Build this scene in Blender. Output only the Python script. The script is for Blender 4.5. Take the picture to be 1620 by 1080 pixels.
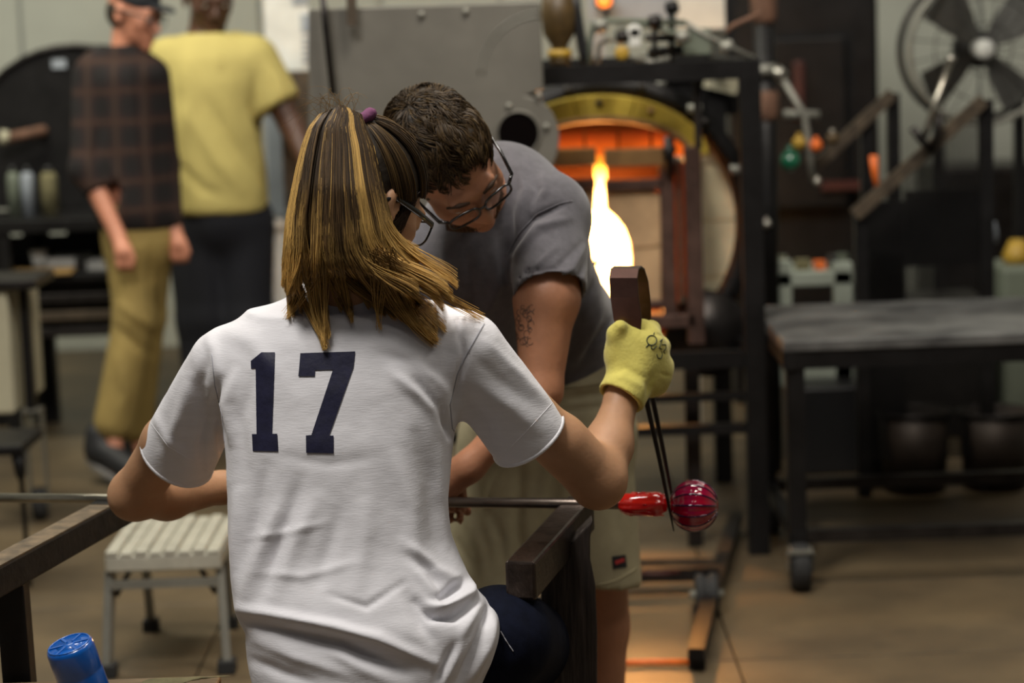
import bpy, bmesh, math, random
import numpy as np
from mathutils import Matrix, Vector
from mathutils.bvhtree import BVHTree
from mathutils.geometry import delaunay_2d_cdt
for o in list(bpy.data.objects): bpy.data.objects.remove(o, do_unlink=True)
SC = bpy.context.scene; COL = SC.collection
R_ = math.radians; rng = np.random.default_rng(7); random.seed(7)
A = lambda *v: np.array(v, dtype=np.float64)

# ------------------------------------------------------------------ camera
F = 3632.0; PITCH = R_(8.0); ROLL = R_(2.0); CAM = A(0, 0, 1.6)
_r0 = A(1, 0, 0); _u0 = A(0, math.sin(PITCH), math.cos(PITCH)); _f = A(0, math.cos(PITCH), -math.sin(PITCH))
CR = math.cos(ROLL) * _r0 - math.sin(ROLL) * _u0
CU = math.sin(ROLL) * _r0 + math.cos(ROLL) * _u0
cd = bpy.data.cameras.new('camera'); cam = bpy.data.objects.new('camera', cd); COL.objects.link(cam)
cam.matrix_world = Matrix(((CR[0], CU[0], -_f[0], CAM[0]), (CR[1], CU[1], -_f[1], CAM[1]), (CR[2], CU[2], -_f[2], CAM[2]), (0, 0, 0, 1)))
cd.sensor_width = 22.3; cd.lens = 22.3 * F / 1620; cd.clip_end = 60; cd.clip_start = 0.05
cd.dof.use_dof = True; cd.dof.focus_distance = 3.62; cd.dof.aperture_fstop = 1.9; cd.dof.aperture_blades = 0
SC.camera = cam
SC.view_settings.view_transform = 'Standard'; SC.view_settings.look = 'None'
SC.view_settings.gamma = 1; SC.view_settings.use_curve_mapping = False; SC.view_settings.exposure = 0.0

def ray(px, py):
    d = _f + CR * (px - 810) / F + CU * (540 - py) / F
    return d
def W(px, py, Y):                       # the point seen at a pixel, at distance Y down the room
    d = ray(px, py); return CAM + d * (Y / d[1])
def WZ(px, py, z):                      # the point seen at a pixel, at height z
    d = ray(px, py); return CAM + d * ((z - CAM[2]) / d[2])
def proj(V):
    q = np.asarray(V) - CAM; w = q @ _f
    return np.stack([810 + F * (q @ CR) / w, 540 - F * (q @ CU) / w], -1)
def S(px, Y): return px * Y / F         # a size in pixels at distance Y, in metres

# ------------------------------------------------------------------ world and lights
wd = bpy.data.worlds.new('hall_air'); SC.world = wd; wd.use_nodes = True
wd.node_tree.nodes['Background'].inputs[0].default_value = (0.80, 0.86, 1.0, 1)
wd.node_tree.nodes['Background'].inputs[1].default_value = 0.035
def area(name, loc, aim, sx, sy, power, col):
    l = bpy.data.lights.new(name, 'AREA'); l.shape = 'RECTANGLE'; l.size = sx; l.size_y = sy; l.energy = power; l.color = col
    o = bpy.data.objects.new(name, l); COL.objects.link(o); o.location = loc
    o.rotation_euler = (Vector(aim) - Vector(loc)).to_track_quat('-Z', 'Y').to_euler(); return o
area('ceiling_lamp', (-1.15, 2.55, 4.9), (-0.3, 3.7, 0.9), 1.1, 1.1, 168, (1.0, 0.955, 0.89))
area('ceiling_lamp', (1.9, 3.2, 4.5), (0.3, 4.0, 0.6), 1.0, 1.0, 24, (1.0, 0.93, 0.84))
area('ceiling_lamp', (-2.4, 7.2, 4.5), (-2.4, 9.4, 1.0), 2.0, 1.4, 170, (1.0, 0.97, 0.82))
for _x, _y in ((-.7, 1.3), (.6, 1.0), (1.7, 1.9), (2.3, 3.9), (.9, 4.4)): area('ceiling_lamp', (_x, _y, 4.7), (_x * .5 + .2, 4.0, .8), .20, .20, 4.5, (1.0, 0.94, 0.85))
area('ceiling_lamp', (2.6, 8.4, 4.5), (2.6, 9.6, 0.6), 1.4, 1.0, 26, (1.0, 0.95, 0.88))
area('ceiling_lamp', (0.6, 4.9, 4.3), (0.5, 7.0, 0.8), 1.2, 0.8, 84, (1.0, 0.92, 0.80))

# ------------------------------------------------------------------ materials
MATS = {}
def mat(name, col, rough=0.6, metal=0.0, var=0.0, vs=8.0, bump=0.0, bs=40.0, col2=None, emit=None, es=0.0, trans=0.0, coat=0.0, sheen=0.0, sss=0.0, spec=0.5, stretch=(1, 1, 1), attr=None):
    m = bpy.data.materials.new(name); m.use_nodes = True; MATS[name] = m
    nt = m.node_tree; n = nt.nodes; L = nt.links; b = n['Principled BSDF']
    b.inputs['Base Color'].default_value = (*col, 1); b.inputs['Roughness'].default_value = rough; b.inputs['Metallic'].default_value = metal
    b.inputs['Specular IOR Level'].default_value = spec
    if trans: b.inputs['Transmission Weight'].default_value = trans
    if coat: b.inputs['Coat Weight'].default_value = coat; b.inputs['Coat Roughness'].default_value = 0.05
    if sheen: b.inputs['Sheen Weight'].default_value = sheen
    if sss:
        b.inputs['Subsurface Weight'].default_value = sss; b.inputs['Subsurface Radius'].default_value = (0.01, 0.004, 0.002); b.inputs['Subsurface Scale'].default_value = 0.6
    if emit: b.inputs['Emission Color'].default_value = (*emit, 1); b.inputs['Emission Strength'].default_value = es
    tc = n.new('ShaderNodeTexCoord'); mp = n.new('ShaderNodeMapping'); mp.inputs['Scale'].default_value = stretch
    L.new(tc.outputs['Object'], mp.inputs['Vector'])
    if var or col2:
        t = n.new('ShaderNodeTexNoise'); t.inputs['Scale'].default_value = vs; t.inputs['Detail'].default_value = 6; t.inputs['Roughness'].default_value = 0.6
        L.new(mp.outputs[0], t.inputs['Vector'])
        r = n.new('ShaderNodeValToRGB'); r.color_ramp.elements[0].position = 0.32; r.color_ramp.elements[1].position = 0.68
        c2 = col2 or tuple(c * (1 - var) for c in col)
        c1 = col if col2 else tuple(min(1, c * (1 + var * 0.5)) for c in col)
        r.color_ramp.elements[0].color = (*c2, 1); r.color_ramp.elements[1].color = (*c1, 1)
        L.new(t.outputs[0], r.inputs[0]); L.new(r.outputs[0], b.inputs['Base Color'])
    if attr:
        a = n.new('ShaderNodeAttribute'); a.attribute_name = attr; L.new(a.outputs['Color'], b.inputs['Base Color'])
    if bump:
        t = n.new('ShaderNodeTexNoise'); t.inputs['Scale'].default_value = bs; t.inputs['Detail'].default_value = 5
        L.new(mp.outputs[0], t.inputs['Vector'])
        u = n.new('ShaderNodeBump'); u.inputs['Strength'].default_value = min(1, bump); u.inputs['Distance'].default_value = 0.01
        L.new(t.outputs[0], u.inputs['Height']); L.new(u.outputs[0], b.inputs['Normal'])
    return m
mat('concrete', (0.155, 0.110, 0.058), 0.5, vs=1.9, bump=0.2, bs=14, col2=(0.062, 0.045, 0.026))
mat('joint', (0.03, 0.028, 0.025), 0.9, var=0.2)
mat('wall_panel', (0.42, 0.43, 0.37), 0.7, var=0.12, vs=1.5)
mat('wall_grey', (0.33, 0.34, 0.32), 0.7, var=0.12, vs=1.2)
mat('void', (0.004, 0.003, 0.003), 1.0, spec=0.0)
mat('black_steel', (0.016, 0.015, 0.015), 0.45, 0.6, var=0.4, vs=9, bump=0.1)
mat('dark_steel', (0.045, 0.040, 0.038), 0.38, 0.8, var=0.4, vs=14, bump=0.12, bs=60)
mat('rail_lit_top', (0.15, 0.105, 0.06), 0.55, var=0.6, vs=30, bump=0.2, bs=60)  # worn brown, kept lighter to paint the lit top of the rail
mat('rail_shaded_brown', (0.018, 0.013, 0.009), 0.6, 0.1, var=0.6, vs=20, bump=0.2, bs=60)  # brown darkened to paint the shaded sides of the rail
mat('rail_steel', (0.075, 0.055, 0.045), 0.30, 0.75, var=0.5, vs=26, bump=0.12, bs=90)
mat('rust_steel', (0.085, 0.062, 0.04), 0.6, 0.3, var=0.5, vs=22, bump=0.2, bs=70)
mat('post_wood', (0.050, 0.038, 0.032), 0.55, 0.2, var=0.75, vs=30, bump=0.35, bs=50, stretch=(2.5, 2.5, 0.25))
mat('grey_plate', (0.175, 0.165, 0.14), 0.5, 0.35, var=0.16, vs=5, bump=0.08, bs=20)
mat('table_steel', (0.27, 0.27, 0.26), 0.42, 0.5, col2=(0.04, 0.04, 0.043), vs=3.5, bump=0.1)
mat('bright_steel', (0.50, 0.48, 0.42), 0.3, 0.9, var=0.2)
mat('pipe_steel', (0.42, 0.39, 0.33), 0.28, 0.95, var=0.35, vs=18, stretch=(0.3, 6, 6))
mat('pipe_dark', (0.16, 0.13, 0.11), 0.32, 0.9, var=0.4, vs=18, stretch=(0.3, 6, 6))
mat('blade_grey', (0.06, 0.058, 0.052), 0.7, 0.1)
mat('chrome', (0.6, 0.6, 0.6), 0.15, 1.0)
mat('black_plastic', (0.012, 0.012, 0.013), 0.4)
mat('rubber', (0.02, 0.02, 0.02), 0.8)
mat('stool_top', (0.50, 0.48, 0.40), 0.5, 0.2, var=0.2, vs=20)
mat('aluminium', (0.26, 0.255, 0.22), 0.45, 0.4, var=0.2, vs=12)
mat('blue_plastic', (0.004, 0.095, 0.42), 0.25, coat=0.6, var=0.15, vs=20, bump=0.1, bs=18)
mat('olive_cloth', (0.17, 0.15, 0.075), 0.9, var=0.35, vs=30, bump=0.3)
mat('table_wood', (0.16, 0.11, 0.06), 0.6, var=0.4, vs=12, stretch=(1, 6, 6))
mat('cream_fibre', (0.72, 0.66, 0.44), 0.95, var=0.2, vs=7, bump=0.3)
mat('yellow_plate', (0.46, 0.33, 0.035), 0.65, var=0.35, vs=12, bump=0.2)
mat('tan_plate', (0.26, 0.14, 0.045), 0.6, var=0.35, vs=12)
mat('door_fibre', (0.50, 0.33, 0.18), 0.9, var=0.25, vs=9, bump=0.3)  # fibre colour turned orange to stand in for furnace light
mat('door_steel', (0.12, 0.07, 0.055), 0.5, 0.6, var=0.4, vs=14)
mat('brown_wrap', (0.15, 0.075, 0.045), 0.8, var=0.4, vs=16, bump=0.3)
mat('amber', (0.075, 0.045, 0.014), 0.45, var=0.5, vs=20)
mat('white_paint', (0.62, 0.62, 0.58), 0.5, var=0.1)
mat('paper', (0.72, 0.72, 0.68), 0.8, var=0.15, vs=10)
mat('blue_grey', (0.30, 0.33, 0.37), 0.6, var=0.15)
mat('rack_paint', (0.36, 0.40, 0.34), 0.6, var=0.1)
mat('pale_green', (0.14, 0.16, 0.12), 0.6, var=0.15, vs=5)
mat('beige_panel', (0.45, 0.42, 0.30), 0.6, var=0.1)
mat('orange_paint', (0.8, 0.16, 0.02), 0.5, var=0.2, vs=30)
mat('yellow_paint', (0.42, 0.26, 0.03), 0.5, var=0.15)
mat('green_glass', (0.01, 0.12, 0.06), 0.12, coat=1.0, var=0.3)
mat('red_dull', (0.05, 0.008, 0.005), 0.6, var=0.4, vs=6)
mat('bucket', (0.032, 0.022, 0.016), 0.55, 0.4, var=0.4, vs=10)
mat('board', (0.40, 0.24, 0.08), 0.6, var=0.3)
mat('indicator', (1, 0.3, 0.05), 0.4, emit=(1.0, 0.22, 0.03), es=1.6)
# people
mat('white_shirt', (0.76, 0.75, 0.785), 0.85, var=0.05, vs=14, bump=0.09, bs=75, stretch=(1, 1, 6), sheen=0.1)
mat('navy_print', (0.013, 0.013, 0.040), 0.5, var=0.3, vs=60, bump=0.06, bs=150)
mat('seam', (0.38, 0.38, 0.42), 0.9)
mat('skin_woman', (0.46, 0.245, 0.130), 0.55, var=0.14, vs=9, bump=0.06, bs=120, sss=0.12)
mat('skin_man', (0.46, 0.21, 0.115), 0.5, var=0.2, vs=10, bump=0.08, bs=110, sss=0.1)
mat('skin_fair', (0.55, 0.23, 0.14), 0.5, var=0.15, vs=8)
mat('skin_dark', (0.085, 0.038, 0.022), 0.45, var=0.2, vs=8)
mat('grey_shirt', (0.098, 0.092, 0.104), 0.9, var=0.2, vs=60, bump=0.06, bs=220, sheen=0.3)
mat('khaki', (0.37, 0.325, 0.20), 0.85, var=0.18, vs=12, bump=0.06, bs=220)
mat('khaki_yellow', (0.30, 0.215, 0.065), 0.85, var=0.2, vs=7, bump=0.2)
mat('yellow_shirt', (0.52, 0.43, 0.14), 0.85, var=0.1, vs=6, bump=0.2)
mat('denim', (0.005, 0.007, 0.018), 0.9, spec=0.15, var=0.35, vs=50, bump=0.06, bs=260)
mat('dark_trousers', (0.005, 0.006, 0.011), 0.8, var=0.2)
mat('glove', (0.68, 0.60, 0.14), 0.95, var=0.12, vs=30, bump=0.14, bs=190, sheen=0.2)
mat('ink', (0.02, 0.035, 0.025), 0.7)
mat('tattoo', (0.13, 0.075, 0.055), 0.6)
mat('hair', (0.2, 0.1, 0.03), 0.5, attr='hue', spec=0.32)
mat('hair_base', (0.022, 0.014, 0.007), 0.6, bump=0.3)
mat('black_frame', (0.012, 0.010, 0.010), 0.2, coat=0.6)
mat('lens_glass', (0.95, 0.97, 1.0), 0.02, trans=1.0, spec=0.5); MATS['lens_glass'].node_tree.nodes['Principled BSDF'].inputs['IOR'].default_value = 1.12
mat('purple_cloth', (0.14, 0.035, 0.10), 0.8, bump=0.4)
mat('cap_cloth', (0.012, 0.014, 0.018), 0.85)
mat('shoe_black', (0.012, 0.012, 0.014), 0.6)
mat('sole_grey', (0.22, 0.21, 0.20), 0.7)
mat('eye_white', (0.7, 0.68, 0.64), 0.2)
mat('eyebrow', (0.05, 0.025, 0.012), 0.8)
mat('label_black', (0.01, 0.01, 0.012), 0.6)
mat('label_red', (0.45, 0.03, 0.03), 0.6)
mat('jack_steel', (0.09, 0.045, 0.035), 0.33, 0.7, var=0.3, vs=18)  # brown-red firelight is mixed into this steel colour
# plaid: crossed bands of brown and black with fine rust lines
m = mat('plaid', (0.02, 0.01, 0.008), 0.9, bump=0.03)
nt = m.node_tree; n = nt.nodes; L = nt.links; tc = n.new('ShaderNodeTexCoord')
def stripe(scale, ax, ph, p0, p1):
    w = n.new('ShaderNodeTexWave'); w.wave_type = 'BANDS'; w.bands_direction = ax; w.inputs['Scale'].default_value = scale; w.inputs['Distortion'].default_value = 0.6; w.inputs['Detail Scale'].default_value = 1.5; w.inputs['Phase Offset'].default_value = ph
    L.new(tc.outputs['Object'], w.inputs['Vector']); r = n.new('ShaderNodeMapRange'); r.inputs['From Min'].default_value = p0; r.inputs['From Max'].default_value = p1; L.new(w.outputs[1], r.inputs['Value']); return r
def mixc(f, c1, c2):
    x = n.new('ShaderNodeMix'); x.data_type = 'RGBA'; L.new(f.outputs[0], x.inputs[0])
    for i, c in ((6, c1), (7, c2)):
        if isinstance(c, tuple): x.inputs[i].default_value = (*c, 1)
        else: L.new(c.outputs[2], x.inputs[i])
    return x
av = n.new('ShaderNodeMath'); av.operation = 'ADD'; b1 = stripe(3.2, 'X', 0, .3, .8); b2 = stripe(3.0, 'Z', 1, .3, .8); L.new(b1.outputs[0], av.inputs[0]); L.new(b2.outputs[0], av.inputs[1])
hf = n.new('ShaderNodeMath'); hf.operation = 'MULTIPLY'; hf.inputs[1].default_value = .5; L.new(av.outputs[0], hf.inputs[0])
c_ = mixc(hf, (0.006, 0.004, 0.004), (0.024, 0.008, 0.006)); f1 = stripe(3.2, 'X', 0, .90, 1.0); c_ = mixc(f1, c_, (0.036, 0.020, 0.012)); f2 = stripe(3.0, 'Z', 1, .90, 1.0); c_ = mixc(f2, c_, (0.040, 0.018, 0.010))
L.new(c_.outputs[2], n['Principled BSDF'].inputs['Base Color'])
# glowing things: the furnace chamber and its hot brick
def glow(name, c1, c2, s1, s2, axis, lo, hi, scale=6.0):
    m = bpy.data.materials.new(name); m.use_nodes = True; MATS[name] = m; nt = m.node_tree; n = nt.nodes; L = nt.links
    b = n['Principled BSDF']; b.inputs['Base Color'].default_value = (0.1, 0.05, 0.03, 1); b.inputs['Roughness'].default_value = 0.9
    tc = n.new('ShaderNodeTexCoord'); sp = n.new('ShaderNodeSeparateXYZ'); L.new(tc.outputs['Object'], sp.inputs[0])
    mr = n.new('ShaderNodeMapRange'); mr.inputs['From Min'].default_value = lo; mr.inputs['From Max'].default_value = hi; L.new(sp.outputs[axis], mr.inputs['Value'])
    no = n.new('ShaderNodeTexNoise'); no.inputs['Scale'].default_value = scale; L.new(tc.outputs['Object'], no.inputs['Vector'])
    mx = n.new('ShaderNodeMix'); mx.data_type = 'RGBA'; L.new(mr.outputs[0], mx.inputs[0]); mx.inputs[6].default_value = (*c1, 1); mx.inputs[7].default_value = (*c2, 1)
    st = n.new('ShaderNodeMapRange'); L.new(mr.outputs[0], st.inputs['Value']); st.inputs['To Min'].default_value = s1; st.inputs['To Max'].default_value = s2
    ms = n.new('ShaderNodeMath'); ms.operation = 'MULTIPLY'; L.new(st.outputs[0], ms.inputs[0])
    m2 = n.new('ShaderNodeMath'); m2.operation = 'MULTIPLY_ADD'; L.new(no.outputs[0], m2.inputs[0]); m2.inputs[1].default_value = 1.4; m2.inputs[2].default_value = 0.3; L.new(m2.outputs[0], ms.inputs[1])
    L.new(mx.outputs[2], b.inputs['Emission Color']); L.new(ms.outputs[0], b.inputs['Emission Strength'])
    return m

# ------------------------------------------------------------------ mesh helpers
def wloc(o):
    v = A(0, 0, 0)
    while o is not None: v = v + np.array(o.location); o = o.parent
    return v
def fast_mesh(name, V, Fc, m, parent=None, smooth=True, hue=None):
    me = bpy.data.meshes.new(name); V = np.asarray(V, dtype=np.float64)
    if parent is not None: V = V - wloc(parent)
    if isinstance(Fc, np.ndarray):
        k = Fc.shape[1]
        me.vertices.add(len(V)); me.vertices.foreach_set('co', V.astype(np.float32).ravel())
        me.loops.add(Fc.size); me.loops.foreach_set('vertex_index', Fc.astype(np.int32).ravel())
        me.polygons.add(len(Fc)); me.polygons.foreach_set('loop_start', np.arange(0, Fc.size, k, dtype=np.int32))
        me.update(calc_edges=True)
    else:
        me.from_pydata(V.tolist(), [], Fc)
    me.polygons.foreach_set('use_smooth', [smooth] * len(me.polygons))
    if hue is not None:
        a = me.color_attributes.new('hue', 'FLOAT_COLOR', 'POINT'); a.data.foreach_set('color', np.asarray(hue, dtype=np.float32).ravel())
    me.validate()
    o = bpy.data.objects.new(name, me); COL.objects.link(o); o.parent = parent
    me.materials.append(MATS[m] if isinstance(m, str) else m)
    return o
class MB:
    def __init__(s): s.v = []; s.f = []; s.sm = []
    def add(s, V, Fc, smooth=False):
        b = len(s.v); s.v += [tuple(map(float, p)) for p in V]; s.f += [tuple(int(i) + b for i in f) for f in Fc]; s.sm += [smooth] * len(Fc); return s
    def box(s, lo, hi):
        x0, y0, z0 = lo; x1, y1, z1 = hi
        return s.add([(x0, y0, z0), (x1, y0, z0), (x1, y1, z0), (x0, y1, z0), (x0, y0, z1), (x1, y0, z1), (x1, y1, z1), (x0, y1, z1)],
                     [(0, 3, 2, 1), (4, 5, 6, 7), (0, 1, 5, 4), (1, 2, 6, 5), (2, 3, 7, 6), (3, 0, 4, 7)])
    def bar(s, p, q, w, h, up=(0, 0, 1)):           # w across, h along up
        p = np.array(p, float); q = np.array(q, float); d = q - p; d /= np.linalg.norm(d); u = np.array(up, float)
        if abs(d @ u) > 0.98: u = A(0, 1, 0)
        r = np.cross(d, u); r /= np.linalg.norm(r); u = np.cross(r, d)
        P = [c + r * a * w / 2 + u * b * h / 2 for c in (p, q) for a, b in ((-1, -1), (1, -1), (1, 1), (-1, 1))]
        return s.add(P, [(0, 1, 2, 3), (7, 6, 5, 4), (0, 4, 5, 1), (1, 5, 6, 2), (2, 6, 7, 3), (3, 7, 4, 0)])
    def tube(s, pts, r, n=10, closed=False, flat=1.0, fu=None):
        pts = [np.array(p, float) for p in pts]; N = len(pts); rr = r if hasattr(r, '__len__') else [r] * N
        V = []; prev = None
        for i, p in enumerate(pts):
            a = pts[(i - 1) % N] if (closed or i > 0) else p; b = pts[(i + 1) % N] if (closed or i < N - 1) else p
            d = b - a; d /= max(1e-9, np.linalg.norm(d))
            if prev is None: prev = np.array(fu, float) if fu is not None else (A(0, 0, 1) if abs(d[2]) < 0.9 else A(0, 1, 0))
            u = prev - d * (prev @ d); u /= max(1e-9, np.linalg.norm(u)); w = np.cross(d, u); prev = u
            for k in range(n):
                t = 2 * math.pi * k / n; V.append(p + rr[i] * (math.cos(t) * u * flat + math.sin(t) * w))
        Fc = []
        for i in range(N if closed else N - 1):
            for k in range(n):
                a = i * n + k; b = i * n + (k + 1) % n; c = ((i + 1) % N) * n + (k + 1) % n; d2 = ((i + 1) % N) * n + k
                Fc.append((a, d2, c, b))
        if not closed: Fc += [tuple(range(n)), tuple(reversed(range((N - 1) * n, N * n)))]
        return s.add(V, Fc, True)
    def lathe(s, prof, c, ax=(0, 0, 1), n=32, mod=None, up=None):   # prof: (radius, height) along ax from c
        ax = np.array(ax, float); ax /= np.linalg.norm(ax); u = A(1, 0, 0) if abs(ax[0]) < 0.9 else A(0, 0, 1)
        u = u - ax * (u @ ax); u /= np.linalg.norm(u); w = np.cross(ax, u); c = np.array(c, float); V = []
        for r, h in prof:
            for k in range(n):
                t = 2 * math.pi * k / n; q = r * (mod(t, h) if mod else 1); V.append(c + ax * h + q * (math.cos(t) * u + math.sin(t) * w))
        Fc = [(i * n + k, i * n + (k + 1) % n, (i + 1) * n + (k + 1) % n, (i + 1) * n + k) for i in range(len(prof) - 1) for k in range(n)]
        Fc += [tuple(reversed(range(n))), tuple(range((len(prof) - 1) * n, len(prof) * n))]
        return s.add(V, Fc, True)
    def prism(s, pts, depth):                       # outline points (world) pushed along depth vector
        pts = [np.array(p, float) for p in pts]; dv = np.array(depth, float); n = len(pts)
        nrm = sum((np.cross(pts[i], pts[(i + 1) % n]) for i in range(n)), A(0, 0, 0))
        if nrm @ dv > 0: pts = pts[::-1]
        V = pts + [p + dv for p in pts]
        return s.add(V, [tuple(range(n)), tuple(reversed(range(n, 2 * n)))] + [(i, i + n, (i + 1) % n + n, (i + 1) % n) for i in range(n)])
    def build(s, name, m, parent=None, bevel=0.0):
        o = fast_mesh(name, s.v, s.f, m, parent, False)
        if len(o.data.polygons) == len(s.sm): o.data.polygons.foreach_set('use_smooth', s.sm)
        if bevel:
            b = o.modifiers.new('bevel', 'BEVEL'); b.width = bevel; b.segments = 2; b.limit_method = 'ANGLE'; b.angle_limit = R_(50)
        return o
def thing(name, label, cat, loc=(0, 0, 0), group=None, kind=None):
    o = bpy.data.objects.new(name, None); COL.objects.link(o); o.location = tuple(float(c) for c in loc); o.empty_display_size = 0.1
    return tag(o, label, cat, group, kind)
def tag(o, label=None, cat=None, group=None, kind=None):
    if label: o['label'] = label
    if cat: o['category'] = cat
    if group: o['group'] = group
    if kind: o['kind'] = kind
    return o
def pbox(mb, x0, y0, x1, y1, Y, depth):             # a box whose front face fills a pixel rectangle at distance Y
    a = W(x0, (y0 + y1) / 2, Y); b = W(x1, (y0 + y1) / 2, Y); c = W((x0 + x1) / 2, y0, Y); d = W((x0 + x1) / 2, y1, Y)
    return mb.box((a[0], Y, d[2]), (b[0], Y + depth, c[2]))

# ------------------------------------------------------------------ smooth solids (signed distance -> surface net)
class SDF:
    def __init__(s, lo, hi, h, fine=None):
        s.ax = []
        for i in range(3):
            if fine is None: s.ax.append(np.arange(lo[i], hi[i] + h, h))
            else:
                flo, fhi, fh = fine; a = lo[i]; pts = []
                while a < hi[i] + h:
                    pts.append(a); d = max(flo[i] - a, a - fhi[i], 0); a += min(h, fh + d * 0.15)
                s.ax.append(np.array(pts))
        s.n = [len(a) for a in s.ax]; s.D = np.full(s.n, 0.2, np.float32)
    def _win(s, lo, hi):
        sl = []
        for i in range(3):
            a = np.searchsorted(s.ax[i], lo[i]); b = np.searchsorted(s.ax[i], hi[i])
            if a >= b: return None
            sl.append(slice(a, b))
        X = s.ax[0][sl[0]].astype(np.float32)[:, None, None]; Y = s.ax[1][sl[1]].astype(np.float32)[None, :, None]; Z = s.ax[2][sl[2]].astype(np.float32)[None, None, :]
        return tuple(sl), X, Y, Z
    def _put(s, sl, d, k, op):
        D = s.D[sl]
        if op == 'sub': d = -d; D, d = -D, -d
        k = max(k, 1e-4); h = np.clip(0.5 + 0.5 * (d - D) / k, 0, 1); r = d + (D - d) * h - k * h * (1 - h)
        s.D[sl] = r if op != 'sub' else -r
    def cone(s, a, b, ra, rb, k=0.02, op='add', flat=1.0, axis=None):
        a = np.array(a, float); b = np.array(b, float); m = max(ra, rb) + k + 0.015
        w = s._win(np.minimum(a, b) - m, np.maximum(a, b) + m)
        if w is None: return s
        sl, X, Y, Z = w; ba = b - a; L2 = max(ba @ ba, 1e-9)
        px, py, pz = X - a[0], Y - a[1], Z - a[2]
        t = np.clip((px * ba[0] + py * ba[1] + pz * ba[2]) / L2, 0, 1)
        qx, qy, qz = px - t * ba[0], py - t * ba[1], pz - t * ba[2]
        q2 = qx * qx + qy * qy + qz * qz
        if flat != 1.0:
            e = np.array(axis, float); e /= np.linalg.norm(e); q2 = q2 + (flat * flat - 1) * (qx * e[0] + qy * e[1] + qz * e[2]) ** 2
        d = np.sqrt(q2) - (ra + (rb - ra) * t)
        if flat > 1: d = d / (1 + (flat - 1) * 0.4)
        s._put(sl, d if op != 'sub' else d, k, op) if op != 'sub' else s._sub(sl, d, k)
        return s
    def _sub(s, sl, d, k):
        D = s.D[sl]; k = max(k, 1e-4); nd = -d; h = np.clip(0.5 - 0.5 * (nd - D) / k, 0, 1); s.D[sl] = nd + (D - nd) * h + k * h * (1 - h)
    def ell(s, c, r, k=0.02, M=None, op='add'):
        c = np.array(c, float); r = np.array(r, float); m = r.max() + k + 0.015
        w = s._win(c - m, c + m)
        if w is None: return s
        sl, X, Y, Z = w; px, py, pz = X - c[0], Y - c[1], Z - c[2]
        if M is not None: px, py, pz = [px * M[0][i] + py * M[1][i] + pz * M[2][i] for i in range(3)]
        k0 = np.sqrt((px / r[0]) ** 2 + (py / r[1]) ** 2 + (pz / r[2]) ** 2); k1 = np.sqrt((px / r[0] ** 2) ** 2 + (py / r[1] ** 2) ** 2 + (pz / r[2] ** 2) ** 2)
        d = k0 * (k0 - 1) / np.maximum(k1, 1e-6)
        if op == 'sub': s._sub(sl, d, k)
        else: s._put(sl, d, k, 'add')
        return s
    def loft(s, rows, k=0.02, p=2.0):               # rows: (z, cx, cy, a, b)
        rows = sorted(rows); R = np.array(rows); zz = s.ax[2]; zf = np.linspace(R[0, 0], R[-1, 0], 240)
        cols = []
        for i in range(1, 5):
            f = np.interp(zf, R[:, 0], R[:, i]); f = np.convolve(np.pad(f, 4, 'edge'), np.ones(9) / 9, 'valid'); cols.append(np.interp(zz, zf, f).astype(np.float32)[None, None, :])
        X = s.ax[0].astype(np.float32)[:, None, None]; Y = s.ax[1].astype(np.float32)[None, :, None]
        cx, cy, a, b = cols
        q = ((np.abs(X - cx) / a) ** p + (np.abs(Y - cy) / b) ** p) ** (1 / p)
        d = (q - 1) * np.minimum(a, b); Z = zz.astype(np.float32)[None, None, :]
        d = np.maximum(d, np.maximum(Z - R[-1, 0], R[0, 0] - Z))
        D = s.D; h = np.clip(0.5 + 0.5 * (d - D) / k, 0, 1); s.D = (d + (D - d) * h - k * h * (1 - h)).astype(np.float32); return s
    def cut(s, p, nrm, rad=9.0):                    # cut away the side the normal points to, near p
        p = np.array(p, float); nrm = np.array(nrm, float); nrm /= np.linalg.norm(nrm)
        w = s._win(p - rad, p + rad)
        if w is None: return s
        sl, X, Y, Z = w; px, py, pz = X - p[0], Y - p[1], Z - p[2]
        d = px * nrm[0] + py * nrm[1] + pz * nrm[2]; 
        if rad < 5: d = np.where(px * px + py * py + pz * pz < rad * rad, d, -1)
        s.D[sl] = np.maximum(s.D[sl], d); return s
    def net(s, smooth=1):
        D = s.D; I = D < 0; c = [I[i:i + s.n[0] - 1 if i == 0 else None, j:j + s.n[1] - 1 if j == 0 else None, k:k + s.n[2] - 1 if k == 0 else None] for i in (0, 1) for j in (0, 1) for k in (0, 1)]
        anyi = c[0].copy(); alli = c[0].copy()
        for q in c[1:]: anyi |= q; alli &= q
        act = np.argwhere(anyi & ~alli); ids = np.full(anyi.shape, -1, np.int32); ids[tuple(act.T)] = np.arange(len(act))
        acc = np.zeros((len(act), 3)); cnt = np.zeros(len(act)); offs = [(i, j, k) for i in (0, 1) for j in (0, 1) for k in (0, 1)]
        for a in offs:
            for ax in range(3):
                if a[ax]: continue
                b = list(a); b[ax] = 1; ia = act + np.array(a); ib = act + np.array(b)
                da = D[tuple(ia.T)].astype(float); db = D[tuple(ib.T)].astype(float); m = (da < 0) != (db < 0); t = np.where(m, da / np.where(da == db, 1, da - db), 0)
                P = np.stack([s.ax[q][ia[:, q]] + (s.ax[q][ib[:, q]] - s.ax[q][ia[:, q]]) * t for q in range(3)], -1)
                acc[m] += P[m]; cnt[m] += 1
        V = acc / np.maximum(cnt, 1)[:, None]; Q = []
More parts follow.
